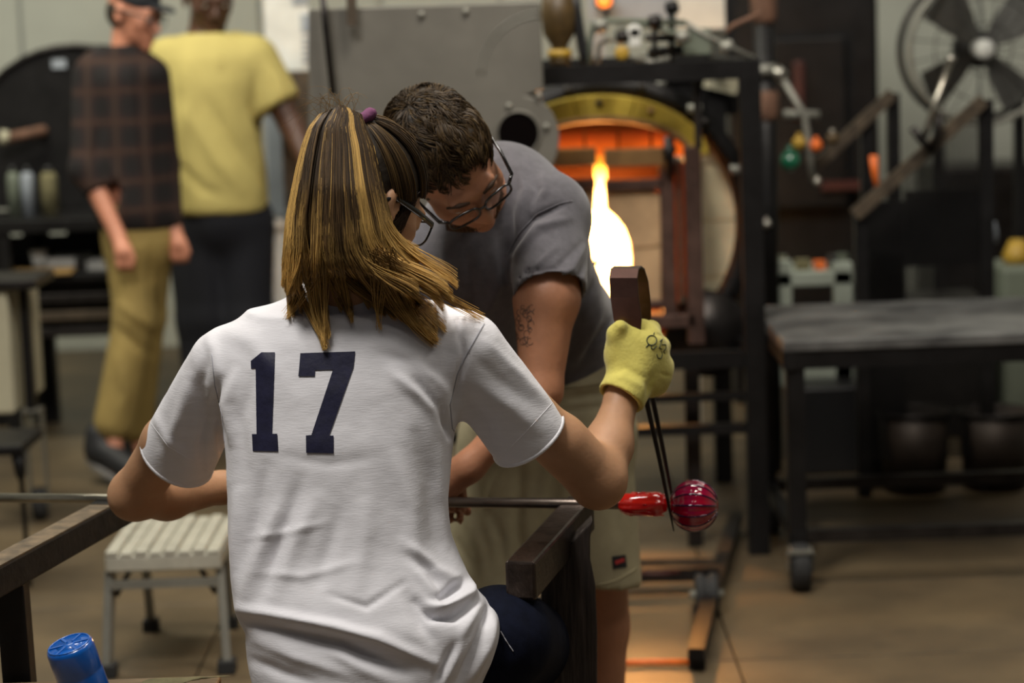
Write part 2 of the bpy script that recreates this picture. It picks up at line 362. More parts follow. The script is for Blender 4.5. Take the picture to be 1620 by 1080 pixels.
        for ax in range(3):
            u, v = (ax + 1) % 3, (ax + 2) % 3
            s0 = [slice(None)] * 3; s1 = [slice(None)] * 3; s0[ax] = slice(0, -1); s1[ax] = slice(1, None)
            X = np.argwhere(I[tuple(s0)] != I[tuple(s1)])
            X = X[(X[:, u] > 0) & (X[:, v] > 0) & (X[:, u] < s.n[u] - 1) & (X[:, v] < s.n[v] - 1)]
            ins = I[tuple(X.T)]; eu = np.eye(3, dtype=int)[u]; ev = np.eye(3, dtype=int)[v]
            q = [ids[tuple((X - eu - ev).T)], ids[tuple((X - ev).T)], ids[tuple(X.T)], ids[tuple((X - eu).T)]]
            q = np.stack(q, -1); q[~ins] = q[~ins][:, ::-1]; Q.append(q)
        Q = np.concatenate(Q); Q = Q[(Q >= 0).all(1)]
        for _ in range(smooth):
            ac = np.zeros_like(V); ct = np.zeros(len(V))
            for e in range(4):
                a, b = Q[:, e], Q[:, (e + 1) % 4]
                for i in range(3): ac[:, i] += np.bincount(a, V[b, i], len(V)) + np.bincount(b, V[a, i], len(V))
                ct += np.bincount(a, minlength=len(V)) + np.bincount(b, minlength=len(V))
            V = V * 0.4 + 0.6 * ac / np.maximum(ct, 1)[:, None]
        return V, Q
def vnormals(V, Q):
    n = np.cross(V[Q[:, 2]] - V[Q[:, 0]], V[Q[:, 3]] - V[Q[:, 1]]); N = np.zeros_like(V)
    for e in range(4):
        for i in range(3): N[:, i] += np.bincount(Q[:, e], n[:, i], len(V))
    return N / np.maximum(np.linalg.norm(N, axis=1), 1e-12)[:, None]
def folds(V, Q, L, seed=0, micro=0.0):              # L: (points, width, height): ridges (+) and valleys (-) laid over the cloth
    N = vnormals(V, Q); P = proj(V); vd = V - CAM; vd /= np.linalg.norm(vd, axis=1)[:, None]
    wgt = np.clip(-(N * vd).sum(1) * 2.5, 0, 1); disp = np.zeros(len(V))
    for pts, w, h in L:
        pts = np.array(pts, float); best = np.full(len(V), 1e9); tt = np.zeros(len(V)); tot = sum(np.linalg.norm(pts[i + 1] - pts[i]) for i in range(len(pts) - 1)); run = 0
        for i in range(len(pts) - 1):
            a, b = pts[i], pts[i + 1]; ba = b - a; l = np.linalg.norm(ba); t = np.clip(((P - a) @ ba) / (l * l), 0, 1)
            d = np.linalg.norm(P - a - t[:, None] * ba, axis=1); m = d < best; best[m] = d[m]; tt[m] = (run + t[m] * l) / tot; run += l
        disp += h * np.exp(-(best / w) ** 2) * np.clip(np.sin(math.pi * (tt * 0.9 + 0.05)), 0, 1) ** 0.7
    return V + N * (disp * wgt)[:, None]
def bvh(V, Q): return BVHTree.FromPolygons([tuple(p) for p in V], [tuple(int(i) for i in q) for q in Q])
def hit(tree, px, py, lift=0.001):
    d = ray(px, py); d = d / np.linalg.norm(d); r = tree.ray_cast(Vector(CAM), Vector(d))
    return None if r[0] is None else np.array(r[0]) - d * lift
def decal(tree, poly, step=7, lift=0.0012):
    poly = [np.array(p, float) for p in poly]; B = []
    for i in range(len(poly)):
        a, b = poly[i], poly[(i + 1) % len(poly)]; k = max(1, int(np.linalg.norm(b - a) / step)); B += [a + (b - a) * j / k for j in range(k)]
    lo = np.min(poly, 0); hi = np.max(poly, 0); ins = []
    def inside(p):
        c = False
        for i in range(len(poly)):
            a, b = poly[i], poly[i - 1]
            if (a[1] > p[1]) != (b[1] > p[1]) and p[0] < (b[0] - a[0]) * (p[1] - a[1]) / (b[1] - a[1]) + a[0]: c = not c
        return c
    Ba = np.array(B)
    for x in np.arange(lo[0], hi[0], step):
        for y in np.arange(lo[1], hi[1], step):
            if inside((x, y)) and np.linalg.norm(Ba - (x, y), axis=1).min() > step * 0.5: ins.append(A(x, y))
    pts = B + ins; r = delaunay_2d_cdt([Vector(p) for p in pts], [], [list(range(len(B)))], 1, 1e-6)
    V = []; ok = True
    for p in r[0]:
        h = hit(tree, p[0], p[1], lift); V.append(h if h is not None else A(0, 0, -9))
    Fc = [tuple(f) for f in r[2] if all(V[i][2] > -5 for i in f)]
    return V, Fc
def basis(fwd, up=None, right=None):
    Y = np.array(fwd, float); Y /= np.linalg.norm(Y)
    if right is not None: X = np.array(right, float); X -= Y * (X @ Y); X /= np.linalg.norm(X); Z = np.cross(X, Y)
    else: Z = np.array(up, float); Z -= Y * (Z @ Y); Z /= np.linalg.norm(Z); X = np.cross(Y, Z)
    return np.stack([X, Y, Z], 1)
def head(s, c, M, k=1.0, male=False, ears=True):
    c = np.array(c, float); T = lambda x, y, z: c + M @ (A(x, y, z) * k)
    E = lambda p, r, kk=0.012, op='add': s.ell(T(*p), A(*r) * k, kk, M, op)
    Cn = lambda a, b, ra, rb, kk=0.012, op='add': s.cone(T(*a), T(*b), ra * k, rb * k, kk, op)
    E((0, -0.014, 0.030), (.075, .094, .086)); E((0, .030, -.010), (.064, .066, .083), .02)
    E((0, .036, -.062), (.052 + .004 * male, .053, .044), .025); E((0, .078, -.098), (.022, .019, .018), .02)
    for q in (-1, 1):
        E((q * .043, .064, -.020), (.021, .019, .019), .02)
        E((q * .032, .100, .006), (.017, .013, .012), .012, 'sub')
        E((q * .032, .084, .004), (.0145, .0125, .0105), .003)
        E((q * .012, .101, -.036), (.009, .010, .008), .006)
        if ears:
            E((q * .079, -.010, -.004), (.008, .019, .032), .006); E((q * .085, -.002, .000), (.006, .009, .016), .003, 'sub')
            E((q * .078, -.002, -.026), (.007, .009, .010), .004)
    Cn((-.036, .086, .026), (-.012, .092, .022), .010, .009, .014); Cn((.036, .086, .026), (.012, .092, .022), .010, .009, .014)
    Cn((0, .090, .014), (0, .114, -.032), .0075, .0115, .010)
    Cn((-.020, .086, -.060), (.020, .086, -.060), .0075, .0075, .006); Cn((-.017, .086, -.073), (.017, .086, -.073), .009, .009, .006)
    Cn((-.022, .098, -.0665), (.022, .098, -.0665), .0022, .0022, .003, 'sub')
    return T
def glasses(root, T, wd=.026, ht=.018, yb=.108, skin=.0016):
    g = MB(); lens = []
    for q in (-1, 1):
        cx = q * .033; ring = []
        for i in range(28):
            t = 2 * math.pi * i / 28; cs, sn = math.cos(t), math.sin(t)
            x = wd * math.copysign(abs(cs) ** 0.65, cs); z = ht * math.copysign(abs(sn) ** 0.65, sn)
            ring.append(T(cx + x, yb - abs(cx + x) * .12, z - .002))
        g.tube(ring, skin * 1.15, 8, closed=True); lens.append(ring)
        g.tube([T(q * (.033 + wd), yb - .008, .010), T(q * .072, yb - .018, .012)], skin * 1.5, 8)
    g.tube([T(-.007, yb - .001, .004), T(0, yb + .002, .007), T(.007, yb - .001, .004)], skin * 1.2, 8)
    o = g.build('glasses', 'black_frame', root)
    for ring in lens:
        c = np.mean(ring, 0); n = len(ring); d = np.cross(ring[0] - c, ring[7] - c); d /= np.linalg.norm(d)
        MB().prism([c + (p - c) * .97 for p in ring], d * .0012).build('lens', 'lens_glass', o)
    for q in (-1, 1):
        MB().tube([T(q * .072, yb - .018, .012), T(q * .080, .045, .012), T(q * .083, -.012, .010), T(q * .082, -.035, -.012)], skin * 1.5, 8, flat=2.0, fu=tuple(T(0, 0, 1) - T(0, 0, 0))).build('temple', 'black_frame', o)
    return o
def strands(name, P, R, hue, root, sides=3):        # P (N, T, 3), R (T,) or (N, T), hue (N, T, 3)
    N, Tn, _ = P.shape; d = np.gradient(P, axis=1); d /= np.maximum(np.linalg.norm(d, axis=2), 1e-9)[:, :, None]
    u = np.cross(d, A(0.3, 1, 0.2)); u /= np.maximum(np.linalg.norm(u, axis=2), 1e-9)[:, :, None]; w = np.cross(d, u)
    R = np.broadcast_to(R, (N, Tn)); V = np.zeros((N, Tn, sides, 3))
    for k in range(sides):
        t = 2 * math.pi * k / sides; V[:, :, k] = P + R[:, :, None] * (math.cos(t) * u + math.sin(t) * w)
    i = np.arange(N)[:, None, None] * Tn * sides; t = np.arange(Tn - 1)[None, :, None] * sides; k = np.arange(sides)[None, None, :]; k2 = (k + 1) % sides
    Q = np.stack([i + t + k, i + t + k2, i + t + sides + k2, i + t + sides + k], -1).reshape(-1, 4)
    H = np.repeat(hue[:, :, None, :], sides, 2); H = np.concatenate([H, np.ones(H.shape[:-1] + (1,))], -1)
    return fast_mesh(name, V.reshape(-1, 3), Q, 'hair', root, True, H.reshape(-1, 4))

# ------------------------------------------------------------------ the hall
YB = 11.6
fl = MB().box((-5.4, 0.4, -0.25), (5.4, YB, -0.03)).build('floor', 'joint'); tag(fl, kind='structure')
xj = WZ(1167, 1050, 0)[0]; yj = WZ(1400, 917, 0)[1]; yk = WZ(1060, 1047, 0)[1]
xs = [-5.4, -2.5, xj - 1.35, xj, 3.4, 5.4]; ys = [0.4, 3.1, yk, yj, 8.9, YB]
for i in range(5):
    for j in range(5):
        MB().box((xs[i] + .0025, ys[j] + .0035, -.06), (xs[i + 1] - .0025, ys[j + 1] - .0035, 0)).build('floor_slab', 'concrete', fl, bevel=.002)
wb = MB().box((-5.4, YB + .03, 0), (5.4, YB + .2, 5.4)).build('wall_back', 'wall_grey'); tag(wb, kind='structure')
x = -5.4
while x < 5.39:
    MB().box((x + .008, YB, 0), (x + .592, YB + .035, 5.4)).build('wall_panel', 'wall_panel', wb, bevel=.008); x += .6
tag(MB().box((-5.6, 0.4, 0), (-5.4, YB + .2, 5.4)).build('wall_left', 'wall_grey'), kind='structure')
tag(MB().box((5.4, 0.4, 0), (5.6, YB + .2, 5.4)).build('wall_right', 'wall_grey'), kind='structure')
tag(MB().box((-5.6, 0.4, 5.4), (5.6, YB + .2, 5.55)).build('ceiling', 'wall_grey'), kind='structure')

# ---- grey annealing cabinet behind the two workers
YG = 6.35
t = thing('furnace_cabinet', 'grey sheet metal cabinet with round dark port, behind the man in grey', 'cabinet', W(680, 300, YG + .3) * A(1, 1, 0))
pl = [W(488, 14, YG), W(488, 430, YG), W(800, 430, YG), W(852, 300, YG)]
cc = A(829, 218)
for a in range(70, -95, -12):
    pl.append(W(cc[0] + 56 * math.cos(R_(a)), cc[1] + 74 * math.sin(R_(a)) * (1 if a > 0 else .9), YG))
pl += [W(860, 140, YG), W(855, 2, YG)]
fp = MB().prism(pl, (0, .012, 0)).build('front_plate', 'grey_plate', t, bevel=.004)
b = MB(); a0 = W(492, 20, YG); a1 = W(846, 10, YG); zb = W(600, 425, YG)[2]
b.box((a0[0], YG + .02, zb), (a1[0], YG + .26, a0[2])); b.build('body', 'grey_plate', t)
hc = W(820, 211, YG)
MB().prism([hc + A(S(32, YG) * math.cos(k * .19635), -.004, S(34, YG) * math.sin(k * .19635)) for k in range(32)], (0, .006, 0)).build('port_hole', 'void', fp)
rg = MB(); rg.tube([hc + A(S(34, YG) * math.cos(k * .2618), -.006, S(35, YG) * math.sin(k * .2618)) for k in range(24)], .004, 6, closed=True); rg.build('port_ring', 'grey_plate', fp)
for px, py in ((805, 168), (864, 200), (852, 151), (667, 5 + 18), (737, 18)):
    MB().lathe([(.008, -.010), (.010, 0)], W(px, py, YG), (0, 1, 0), 8).build('bolt', 'aluminium', fp)
for i in range(2):
    r = 92 + i * 9; MB().tube([W(858 + r * 1.0 * math.cos(R_(q)), 118 + r * math.sin(R_(q)), YG - .001) for q in range(180, 272, 8)], .0022, 5).build('scratch', 'aluminium', fp)
for x0 in (a0[0] + .03, a1[0] - .03):
    for y0 in (YG + .06, YG + .22): MB().bar((x0, y0, 0), (x0, y0, zb + .01), .04, .04).build('leg', 'dark_steel', t)
tag(MB().tube([W(508, -30, YG - .05), W(515, 40, YG - .05), W(527, 150, YG - .05)], .009, 8).build('hanging_rod', 'dark_steel'), 'thin dark rod hanging before the grey cabinet', 'rod')
tag(MB().bar(W(555, -40, YG - .04), W(557, 40, YG - .04), .026, .02, (0, 1, 0)).build('steel_bracket', 'rust_steel'), 'short dark flat bracket at the top edge of the grey cabinet', 'bracket')
# papers pinned beyond it
t = thing('wall_chart', 'white printed chart on the wall left of the grey cabinet', 'paper', W(465, 60, 9.4))
b = MB(); pbox(b, 418, -30, 489, 112, 9.4, .02); b.build('sheet', 'paper', t)
b = MB(); pbox(b, 462, -8, 487, 6, 9.39, .012); b.build('picture', 'blue_grey', t)
b = MB(); pbox(b, 476, 22, 490, 52, 9.39, .012); b.build('picture', 'blue_grey', t)
for k in range(5):
    b = MB(); pbox(b, 478, 60 + k * 9, 489, 64 + k * 9, 9.39, .012); b.build('ring_hole', 'blue_grey', t)
b = MB(); pbox(b, 446, 114, 500, 330, 8.9, .35); b.box((W(446, 200, 8.9)[0] + .02, 8.92, 0), (W(500, 200, 8.9)[0] - .02, 9.2, W(470, 330, 8.9)[2] + .01))
tag(b.build('machine_housing', 'rust_steel'), 'dark machine housing standing left of the grey cabinet', 'machine')
b = MB(); q = W(425, 160, 9.3); b.box((W(418, 200, 9.3)[0], 9.3, 0), (W(446, 200, 9.3)[0], 9.6, q[2]))
tag(b.build('steel_column', 'blue_grey', bevel=.01), 'pale blue-grey square column behind the man in yellow', 'column')
t = thing('white_drum', 'bright white plastic drum behind the man in yellow', 'drum', W(430, 430, 9.0) * A(1, 1, 0))
c = t.location; zt = W(430, 345, 9.0)[2]
MB().lathe([(.085, 0), (.095, .03), (.10, zt * .55), (.10, zt * .94)], c, n=24).build('barrel', 'paper', t)
MB().lathe([(.104, zt * .94), (.104, zt)], c, n=24).build('lid', 'white_paint', t)

# ---- left background: domed hood, steel bench with shelves
YD = 9.4
t = thing('domed_hood', 'large black round-topped furnace hood behind the plaid-shirted man', 'hood', W(118, 400, YD) * A(1, 1, 0))
arc = [W(120 + 172 * math.cos(R_(a)), 238 - 166 * math.sin(R_(a)), YD) for a in range(0, 181, 10)]
MB().prism([W(292, 330, YD)] + arc + [W(-52, 330, YD)], (0, .5, 0)).build('shell', 'black_steel', t)
MB().tube([p - A(0, .01, 0) for p in arc], .012, 6).build('rim', 'dark_steel', t)
b = MB(); pbox(b, 82, 94, 104, 108, YD - .012, .01); b.build('label_plate', 'blue_grey', t)
zb = W(100, 330, YD)[2]
for px in (-40, 60, 280):
    q = W(px, 330, YD); MB().bar((q[0], YD + .06, 0), (q[0], YD + .06, zb + .01), .05, .05).build('leg', 'black_steel', t)
q = W(165, 330, YD); MB().box((W(95, 330, YD)[0], YD + .1, W(0, 420, YD)[2]), (W(235, 330, YD)[0], YD + .46, zb + .01)).build('burner_box', 'black_steel', t)
t = thing('burner_pipe', 'brown lagged pipe with pale end cap on the black hood', 'pipe', W(8, 215, YD - .15))
MB().tube([W(10, 219, YD - .12), W(66, 207, YD - .06), W(72, 206, YD + .05)], .022, 10).build('lagging', 'brown_wrap', t)
MB().tube([W(0, 216, YD - .13), W(13, 218, YD - .12)], .028, 12).build('end_cap', 'beige_panel', t)
YS = 8.9
t = thing('steel_workbench', 'dark steel workbench with open lower shelves, left by the wall', 'workbench', W(80, 540, YS) * A(1, 1, 0))
def shelf(name, x0, x1, y0, y1, m, dep=.55, Y=YS):
    b = MB(); pbox(b, x0, y0, x1, y1, Y, dep); return b.build(name, m, t, bevel=.003)
shelf('table_top', -60, 182, 348, 368, 'black_steel'); shelf('shelf', -60, 200, 434, 446, 'black_steel')
shelf('rail', -60, 200, 466, 480, 'dark_steel', .05); shelf('rail', -60, 200, 494, 508, 'rust_steel', .05); shelf('rail', -60, 200, 520, 534, 'dark_steel', .05)
shelf('back_panel', -60, 200, 372, 520, 'black_steel', .02, YS + .52)
for px in (-55, 8, 195):
    q = W(px, 450, YS); MB().bar((q[0], YS + .03, 0), (q[0], YS + .03, W(px, 350, YS)[2]), .045, .045).build('leg', 'black_steel', t)
    MB().bar((q[0], YS + .5, 0), (q[0], YS + .5, W(px, 350, YS)[2]), .045, .045).build('leg', 'black_steel', t)
zs = W(80, 434, YS)[2]
def item(name, lab, cat, px, w, h, m, dy=.02, d=.2, z=None, grp=None):
    q = W(px, 420, YS); b = MB(); zz = zs if z is None else z; b.box((q[0] - w / 2, YS + dy, zz), (q[0] + w / 2, YS + dy + d, zz + h)); return tag(b.build(name, m, bevel=.003), lab, cat, grp)
item('wooden_board', 'brown wooden board lying on the workbench shelf edge', 'board', 60, .27, .014, 'board', -.02, .16)
t2 = thing('paper_cup', 'white paper cup standing on the left end of the workbench shelf', 'cup', W(46, 420, YS) + A(0, .2, 0)); t2.location.z = zs
MB().lathe([(.025, 0), (.034, .075)], t2.location, n=20).build('cup_wall', 'paper', t2); MB().tube([np.array(t2.location) + A(.034 * math.cos(k * .4), .034 * math.sin(k * .4), .075) for k in range(16)], .003, 6, closed=True).build('lip', 'paper', t2)
item('paper_stack', 'wide low stack of white papers right of the paper cup', 'papers', 90, .15, .045, 'paper', .16, .2)
item('folded_cloth', 'pinkish folded cloth lying on the workbench shelf near the khaki trousers', 'cloth', 150, .10, .035, 'white_paint', .1, .2)
item('dark_tin', 'small dark tin between papers and cloth on the shelf', 'tin', 122, .035, .06, 'black_steel', .05, .05)
for px, m, lab in ((22, 'pale_green', 'pale grey-green tall canister under the black hood, beside the bench end'), (44, 'blue_grey', 'blue-grey narrow canister under the black hood'), (78, 'olive_cloth', 'olive tall canister under the black hood')):
    q = W(px, 300, YS + .25); z0 = W(60, 350, YS)[2]; zt = W(px, 268, YS + .25)[2]; r = .026 if px != 78 else .034
    t2 = thing('canister', lab, 'canister', (q[0], YS + .25, z0)); MB().lathe([(r, 0), (r, zt - z0 - .03), (r * .7, zt - z0 - .01)], t2.location, n=18).build('can_body', m, t2); MB().lathe([(r * .5, zt - z0 - .01), (r * .5, zt - z0 + .012)], t2.location, n=12).build('lid', 'black_plastic', t2)
# rolling stand, beige panel at the left edge
t = thing('rolling_cabinet', 'beige rolling cabinet with dark frame and castor, at the left edge', 'cabinet', W(-20, 640, 7.4) * A(1, 1, 0))
q0 = W(-80, 560, 7.4); q1 = W(17, 560, 7.4); zt = W(10, 458, 7.4)[2]; zb = W(10, 655, 7.4)[2]
MB().box((q0[0], 7.4, zb), (q1[0], 7.9, zt)).build('side_panel', 'beige_panel', t, bevel=.01)
MB().box((q0[0], 7.38, zt), (q1[0] + .1, 7.70, zt + .03)).build('top', 'dark_steel', t, bevel=.004)
MB().bar((q1[0] + .035, 7.5, zb - .02), (q1[0] + .035, 7.5, zt), .03, .04).build('frame_post', 'black_steel', t)
MB().bar((q0[0] + .06, 7.45, 0), (q0[0] + .06, 7.45, zb), .04, .05).build('foot', 'black_steel', t)
def caster(root, p, r=.05, w=.035, z1=.2):
    p = np.array(p, float); b = MB(); b.box((p[0] - .03, p[1] - .035, z1 - .008), (p[0] + .03, p[1] + .035, z1))
    for sx in (-1, 1): b.prism([p + A(sx * (w / 2 + .006) , -.03, z1 - .01), p + A(sx * (w / 2 + .006), .03, z1 - .01), p + A(sx * (w / 2 + .006), .018 + .02, r), p + A(sx * (w / 2 + .006), -.0, r * .8)], (sx * .004, 0, 0))
    fk = b.build('caster_fork', 'aluminium', root)
    MB().lathe([(r * .55, -w / 2 - .002), (r * .93, -w / 2), (r, -w / 4), (r, w / 4), (r * .93, w / 2), (r * .55, w / 2 + .002)], p + A(0, .02, r), (1, 0, 0), 24).build('caster_wheel', 'rubber', fk)
    MB().lathe([(.012, -w / 2 - .012), (.012, w / 2 + .012)], p + A(0, .02, r), (1, 0, 0), 10).build('axle', 'chrome', fk)
caster(t, (q1[0] + .04, 7.5, 0), .055, .04, zb)
t = thing('small_steel_stand', 'low black steel stand with tapered leg at the left edge', 'stand', W(-20, 800, 5.6) * A(1, 1, 0))
z1 = W(20, 700, 6.6)[2]; q = W(30, 700, 6.6); MB().box((q[0] - .3, 6.55, z1 - .03), (q[0] + .02, 6.85, z1)).build('stand_top', 'black_steel', t, bevel=.006)
MB().tube([(q[0], 6.58, z1 - .02), (q[0] + .003, 6.58, z1 - .09), (q[0] + .005, 6.58, z1 - .11), (q[0] + .008, 6.58, 0)], [.022, .016, .008, .007], 10).build('leg', 'black_steel', t)
MB().tube([(q[0] - .27, 6.8, z1 - .02), (q[0] - .27, 6.8, z1 - .09), (q[0] - .27, 6.8, z1 - .11), (q[0] - .27, 6.8, 0)], [.022, .016, .008, .007], 10).build('leg', 'black_steel', t)

# ---- the glory hole: drum, doors, glowing chamber
YF = 7.05; GC = A(962, 356)
def gp(x, y, Y): return W(x, y, Y)
c = gp(GC[0], GC[1], YF); rr = S(205, YF)
glow('chamber_glow', (1.0, 0.50, 0.13), (1.0, 0.30, 0.02), 22.0, 1.1, 2, gp(950, 318, YF)[2], gp(950, 262, YF)[2], 3.0)
glow('arch_glow', (1.0, 0.15, 0.012), (0.7, 0.05, 0.01), 0.85, 0.02, 2, gp(950, 238, YF)[2], gp(950, 205, YF)[2], 9.0)
glow('gap_glow', (1.0, 0.13, 0.01), (0.9, 0.05, 0.01), .09, .06, 2, 0, 2, 26.0)
t = thing('glory_hole_furnace', 'round reheating furnace drum with white-hot keyhole opening between its doors', 'furnace', (c[0], YF + .3, 0))
n1 = 56
ring = MB()
V = []; ro = S(236, YF)
for k in range(n1):
    a = 2 * math.pi * k / n1
    for r, y in ((rr - .004, YF - .03), (ro, YF - .03), (ro, YF + .75), (rr - .02, YF + .75)): V.append(c * A(1, 0, 1) + A(r * math.cos(a), y, r * math.sin(a)))
ring.add(V, [(k * 4 + j, k * 4 + (j + 1) % 4, ((k + 1) % n1) * 4 + (j + 1) % 4, ((k + 1) % n1) * 4 + j) for k in range(n1) for j in range(4)], True)
drum = ring.build('drum_shell', 'black_steel', t)
for k in range(12):
    a = R_(15 + 30 * k); MB().lathe([(.012, -.014), (.014, 0)], c * A(1, 0, 1) + A((ro - .024) * math.cos(a), YF - .03, (ro - .024) * math.sin(a)), (0, 1, 0), 8).build('bolt', 'dark_steel', drum)
# fibre face built as segments around a dark doorway
inner = [gp(GC[0] + s * 128, y, YF) for s, y in ((1, 238), (1, 520), (-1, 520), (-1, 238))]
def seg(a0, a1, m, name='fibre_segment'):
    pts = [c + A(rr * math.cos(R_(a)), 0, rr * math.sin(R_(a))) for a in np.linspace(a0, a1, 10)]
    x = S(124, YF) * (1 if math.cos(R_((a0 + a1) / 2)) > 0 else -1)
    pts += [A(c[0] + x, YF, pts[-1][2]), A(c[0] + x, YF, pts[0][2])]
    MB().prism(pts, (0, .08, 0)).build(name, m, drum, bevel=.003)
for a0, a1 in ((-52, -26), (-25.4, 0), (.6, 26), (26.6, 50), (130, 154), (154.6, 180), (180.6, 205), (205.6, 232)): seg(a0, a1, 'cream_fibre')
# glowing chamber wall
bx = MB(); a = gp(840, 500, YF + .04); d = gp(1085, 186, YF + .04)
bx.box((gp(850, 300, YF)[0], YF + .16, gp(0 + 950, 512, YF)[2]), (gp(1070, 300, YF)[0], YF + .2, gp(950, 240, YF)[2])); bx.build('hot_chamber', 'chamber_glow', t)
b = MB(); pts = [gp(955 + 132 * math.cos(R_(q)), 247 - 58 * math.sin(R_(q)), YF - .02) for q in range(0, 181, 12)]
b.prism(pts, (0, .05, 0)); b.build('hot_arch', 'arch_glow', t)
for px in (925, 978, 1030, 880):
    MB().bar(gp(px, 205, YF - .05), gp(px, 240, YF - .05), .008, .012, (0, 1, 0)).build('arch_bar', 'door_steel', t)
b = MB(); pbox(b, 868, 258, 940, 290, YF - .02, .03); b.build('glow_slab', 'gap_glow', t)  # dim emissive slab paints the reflected furnace glow between the parts
b = MB(); pbox(b, 960, 258, 1104, 292, YF - .02, .03); b.build('glow_slab', 'gap_glow', t)
b = MB(); pbox(b, 1008, 292, 1104, 525, YF - .02, .03); b.build('glow_slab', 'gap_glow', t)  # slab added to block stray furnace light, with dim painted glow
b = MB(); pbox(b, 800, 292, 890, 530, YF - .02, .03); b.build('glow_slab', 'gap_glow', t)
b = MB(); pbox(b, 1000, 486, 1104, 530, YF - .02, .03); b.build('glow_slab', 'gap_glow', t)  # lower slab added against light leaking below the door
# yellow arch plate: outer and inner curves, five segments
def arcp(q, k): 
    x = 955 + (168 if k else 140) * math.cos(R_(q)); y = (252 - 101 * math.sin(R_(q))) if k else (250 - 62 * math.sin(R_(q))); return x, y
for i in range(5):
    q0 = 4 + 172 / 5 * i; q1 = q0 + 172 / 5 - .4; n_ = 8
    pts = [gp(*arcp(q, 1), YF - .14) for q in np.linspace(q0, q1, n_)] + [gp(*arcp(q, 0), YF - .14) for q in np.linspace(q1, q0, n_)]
    MB().prism(pts, (0, .1, 0)).build('arch_segment', 'yellow_plate', t, bevel=.004)
MB().tube([gp(*arcp(q, 0), YF - .142) for q in np.linspace(4, 176, 40)], .010, 8).build('arch_lip', 'tan_plate', t)
MB().lathe([(.009, -.012), (.011, 0)], gp(948, 163, YF - .14), (0, 1, 0), 8).build('bolt', 'dark_steel', t)
MB().lathe([(.009, -.012), (.011, 0)], gp(1030, 175, YF - .14), (0, 1, 0), 8).build('bolt', 'tan_plate', t)
# right door (mirrored for the left one)
YP = YF - .16
def door(sg):
    f = lambda x: 950 + sg * (x - 950)
    dr = MB(); out = [(958, 262), (958, 296), (960, 332), (974, 344), (988, 362), (996, 384), (999, 410), (999, 478), (1046, 478), (1046, 302), (1040, 296), (1034, 288), (1034, 262)]
    out = [(958, 300), (960, 332), (974, 344), (988, 362), (996, 384), (999, 410), (999, 476), (1046, 476), (1046, 312), (1034, 300)]
    d_ = MB().prism([gp(f(x), y, YP) for x, y in out], (0, .09, 0)).build('door_panel', 'door_fibre', t, bevel=.003)
    MB().bar(gp(f(999), 392, YP - .002), gp(f(1046), 388, YP - .002), .002, .003).build('joint', 'tan_plate', d_)
    def q(x0, y0, x1, y1, m, nm, dep=.07, yy=YP - .02):
        b = MB(); xa, xb = sorted((f(x0), f(x1))); pbox(b, xa, y0, xb, y1, yy, dep); return b.build(nm, m, d_, bevel=.003)
    q(956.5, 236, 1050, 263, 'tan_plate', 'top_rail', .08, YP - .03); q(957, 284, 1050, 301, 'door_steel', 'frame_rail'); q(1046, 236, 1068, 500, 'door_steel', 'frame_stile'); q(999, 476, 1050, 488, 'door_steel', 'frame_rail')
    b = MB(); b.tube([gp(f(1058), 216, YP - .04), gp(f(1060), 275, YP - .04)], .016, 12); b.build('hinge', 'dark_steel', d_)
    b = MB(); b.tube([gp(f(1048), 236, YP - .04), gp(f(1070), 236, YP - .04)], .010, 8); b.build('hinge_pin', 'dark_steel', d_)
    q(1086, 232, 1112, 545, 'door_steel', 'guide_post', .05, YP - .03); q(1072, 250, 1080, 480, 'rust_steel', 'guide_rod', .02, YP)
    q(940 if sg > 0 else 955, 500, 1100, 520, 'door_steel', 'track', .12, YP - .03)
door(1); door(-1)
b = MB(); b.bar(gp(928, 430, YF - .3), gp(945, 412, YF - .3), .018, .02, (0, 1, 0)); b.bar(gp(930, 428, YF - .3), gp(930, 500, YF - .28), .012, .012, (0, 1, 0)); b.build('latch', 'rust_steel', t)
# steel frame that carries the furnace
q0 = W(1192, 460, 6.68); PX = q0[0]; zt = W(1180, 98, 6.68)[2]; XL = c[0] - .62
for x_, y_ in ((PX, 6.68), (PX, 7.75), (XL, 6.68), (XL, 7.75)):
    MB().bar((x_, y_, 0), (x_, y_, zt), .06, .06).build('frame_post', 'black_steel', t)
for y_ in (6.68, 7.75): MB().bar((XL, y_, zt - .02), (PX + .03, y_, zt - .02), .05, .055).build('top_beam', 'black_steel', t)
for py, hh in ((568, .05), (627, .022), (678, .028)):
    z_ = W(1120, py, 6.70)[2]; MB().bar((XL, 6.70, z_), (PX, 6.70, z_), .04, hh).build('cross_beam', 'black_steel', t)
for x_ in (XL, PX):
    z_ = W(1120, 568, 6.7)[2]; MB().bar((x_, 6.7, z_), (x_, 7.75, z_), .05, .06).build('side_beam', 'black_steel', t); MB().bar((x_, 6.7, zt - .02), (x_, 7.75, zt - .02), .05, .05).build('side_beam', 'black_steel', t)
q = W(1094, 600, 6.8); MB().bar((q[0], 6.8, 0), (q[0], 6.8, W(1094, 560, 6.8)[2]), .045, .03).build('perforated_strut', 'dark_steel', t)
q = W(1104, 200, 6.72); MB().bar((q[0], 6.72, W(1104, 235, 6.72)[2]), (q[0], 6.72, zt - .04), .02, .02).build('hanger', 'dark_steel', t)
b = MB(); b.lathe([(.13, 0), (.13, .25)], W(1120, 530, 6.95), (0, 1, 0), 20); b.build('burner_housing', 'dark_steel', t)
b = MB(); pbox(b, 858, 106, 1174, 186, 7.80, .02); b.build('dark_backdrop', 'black_steel', t)  # added black sheet darkens the background under the top beam
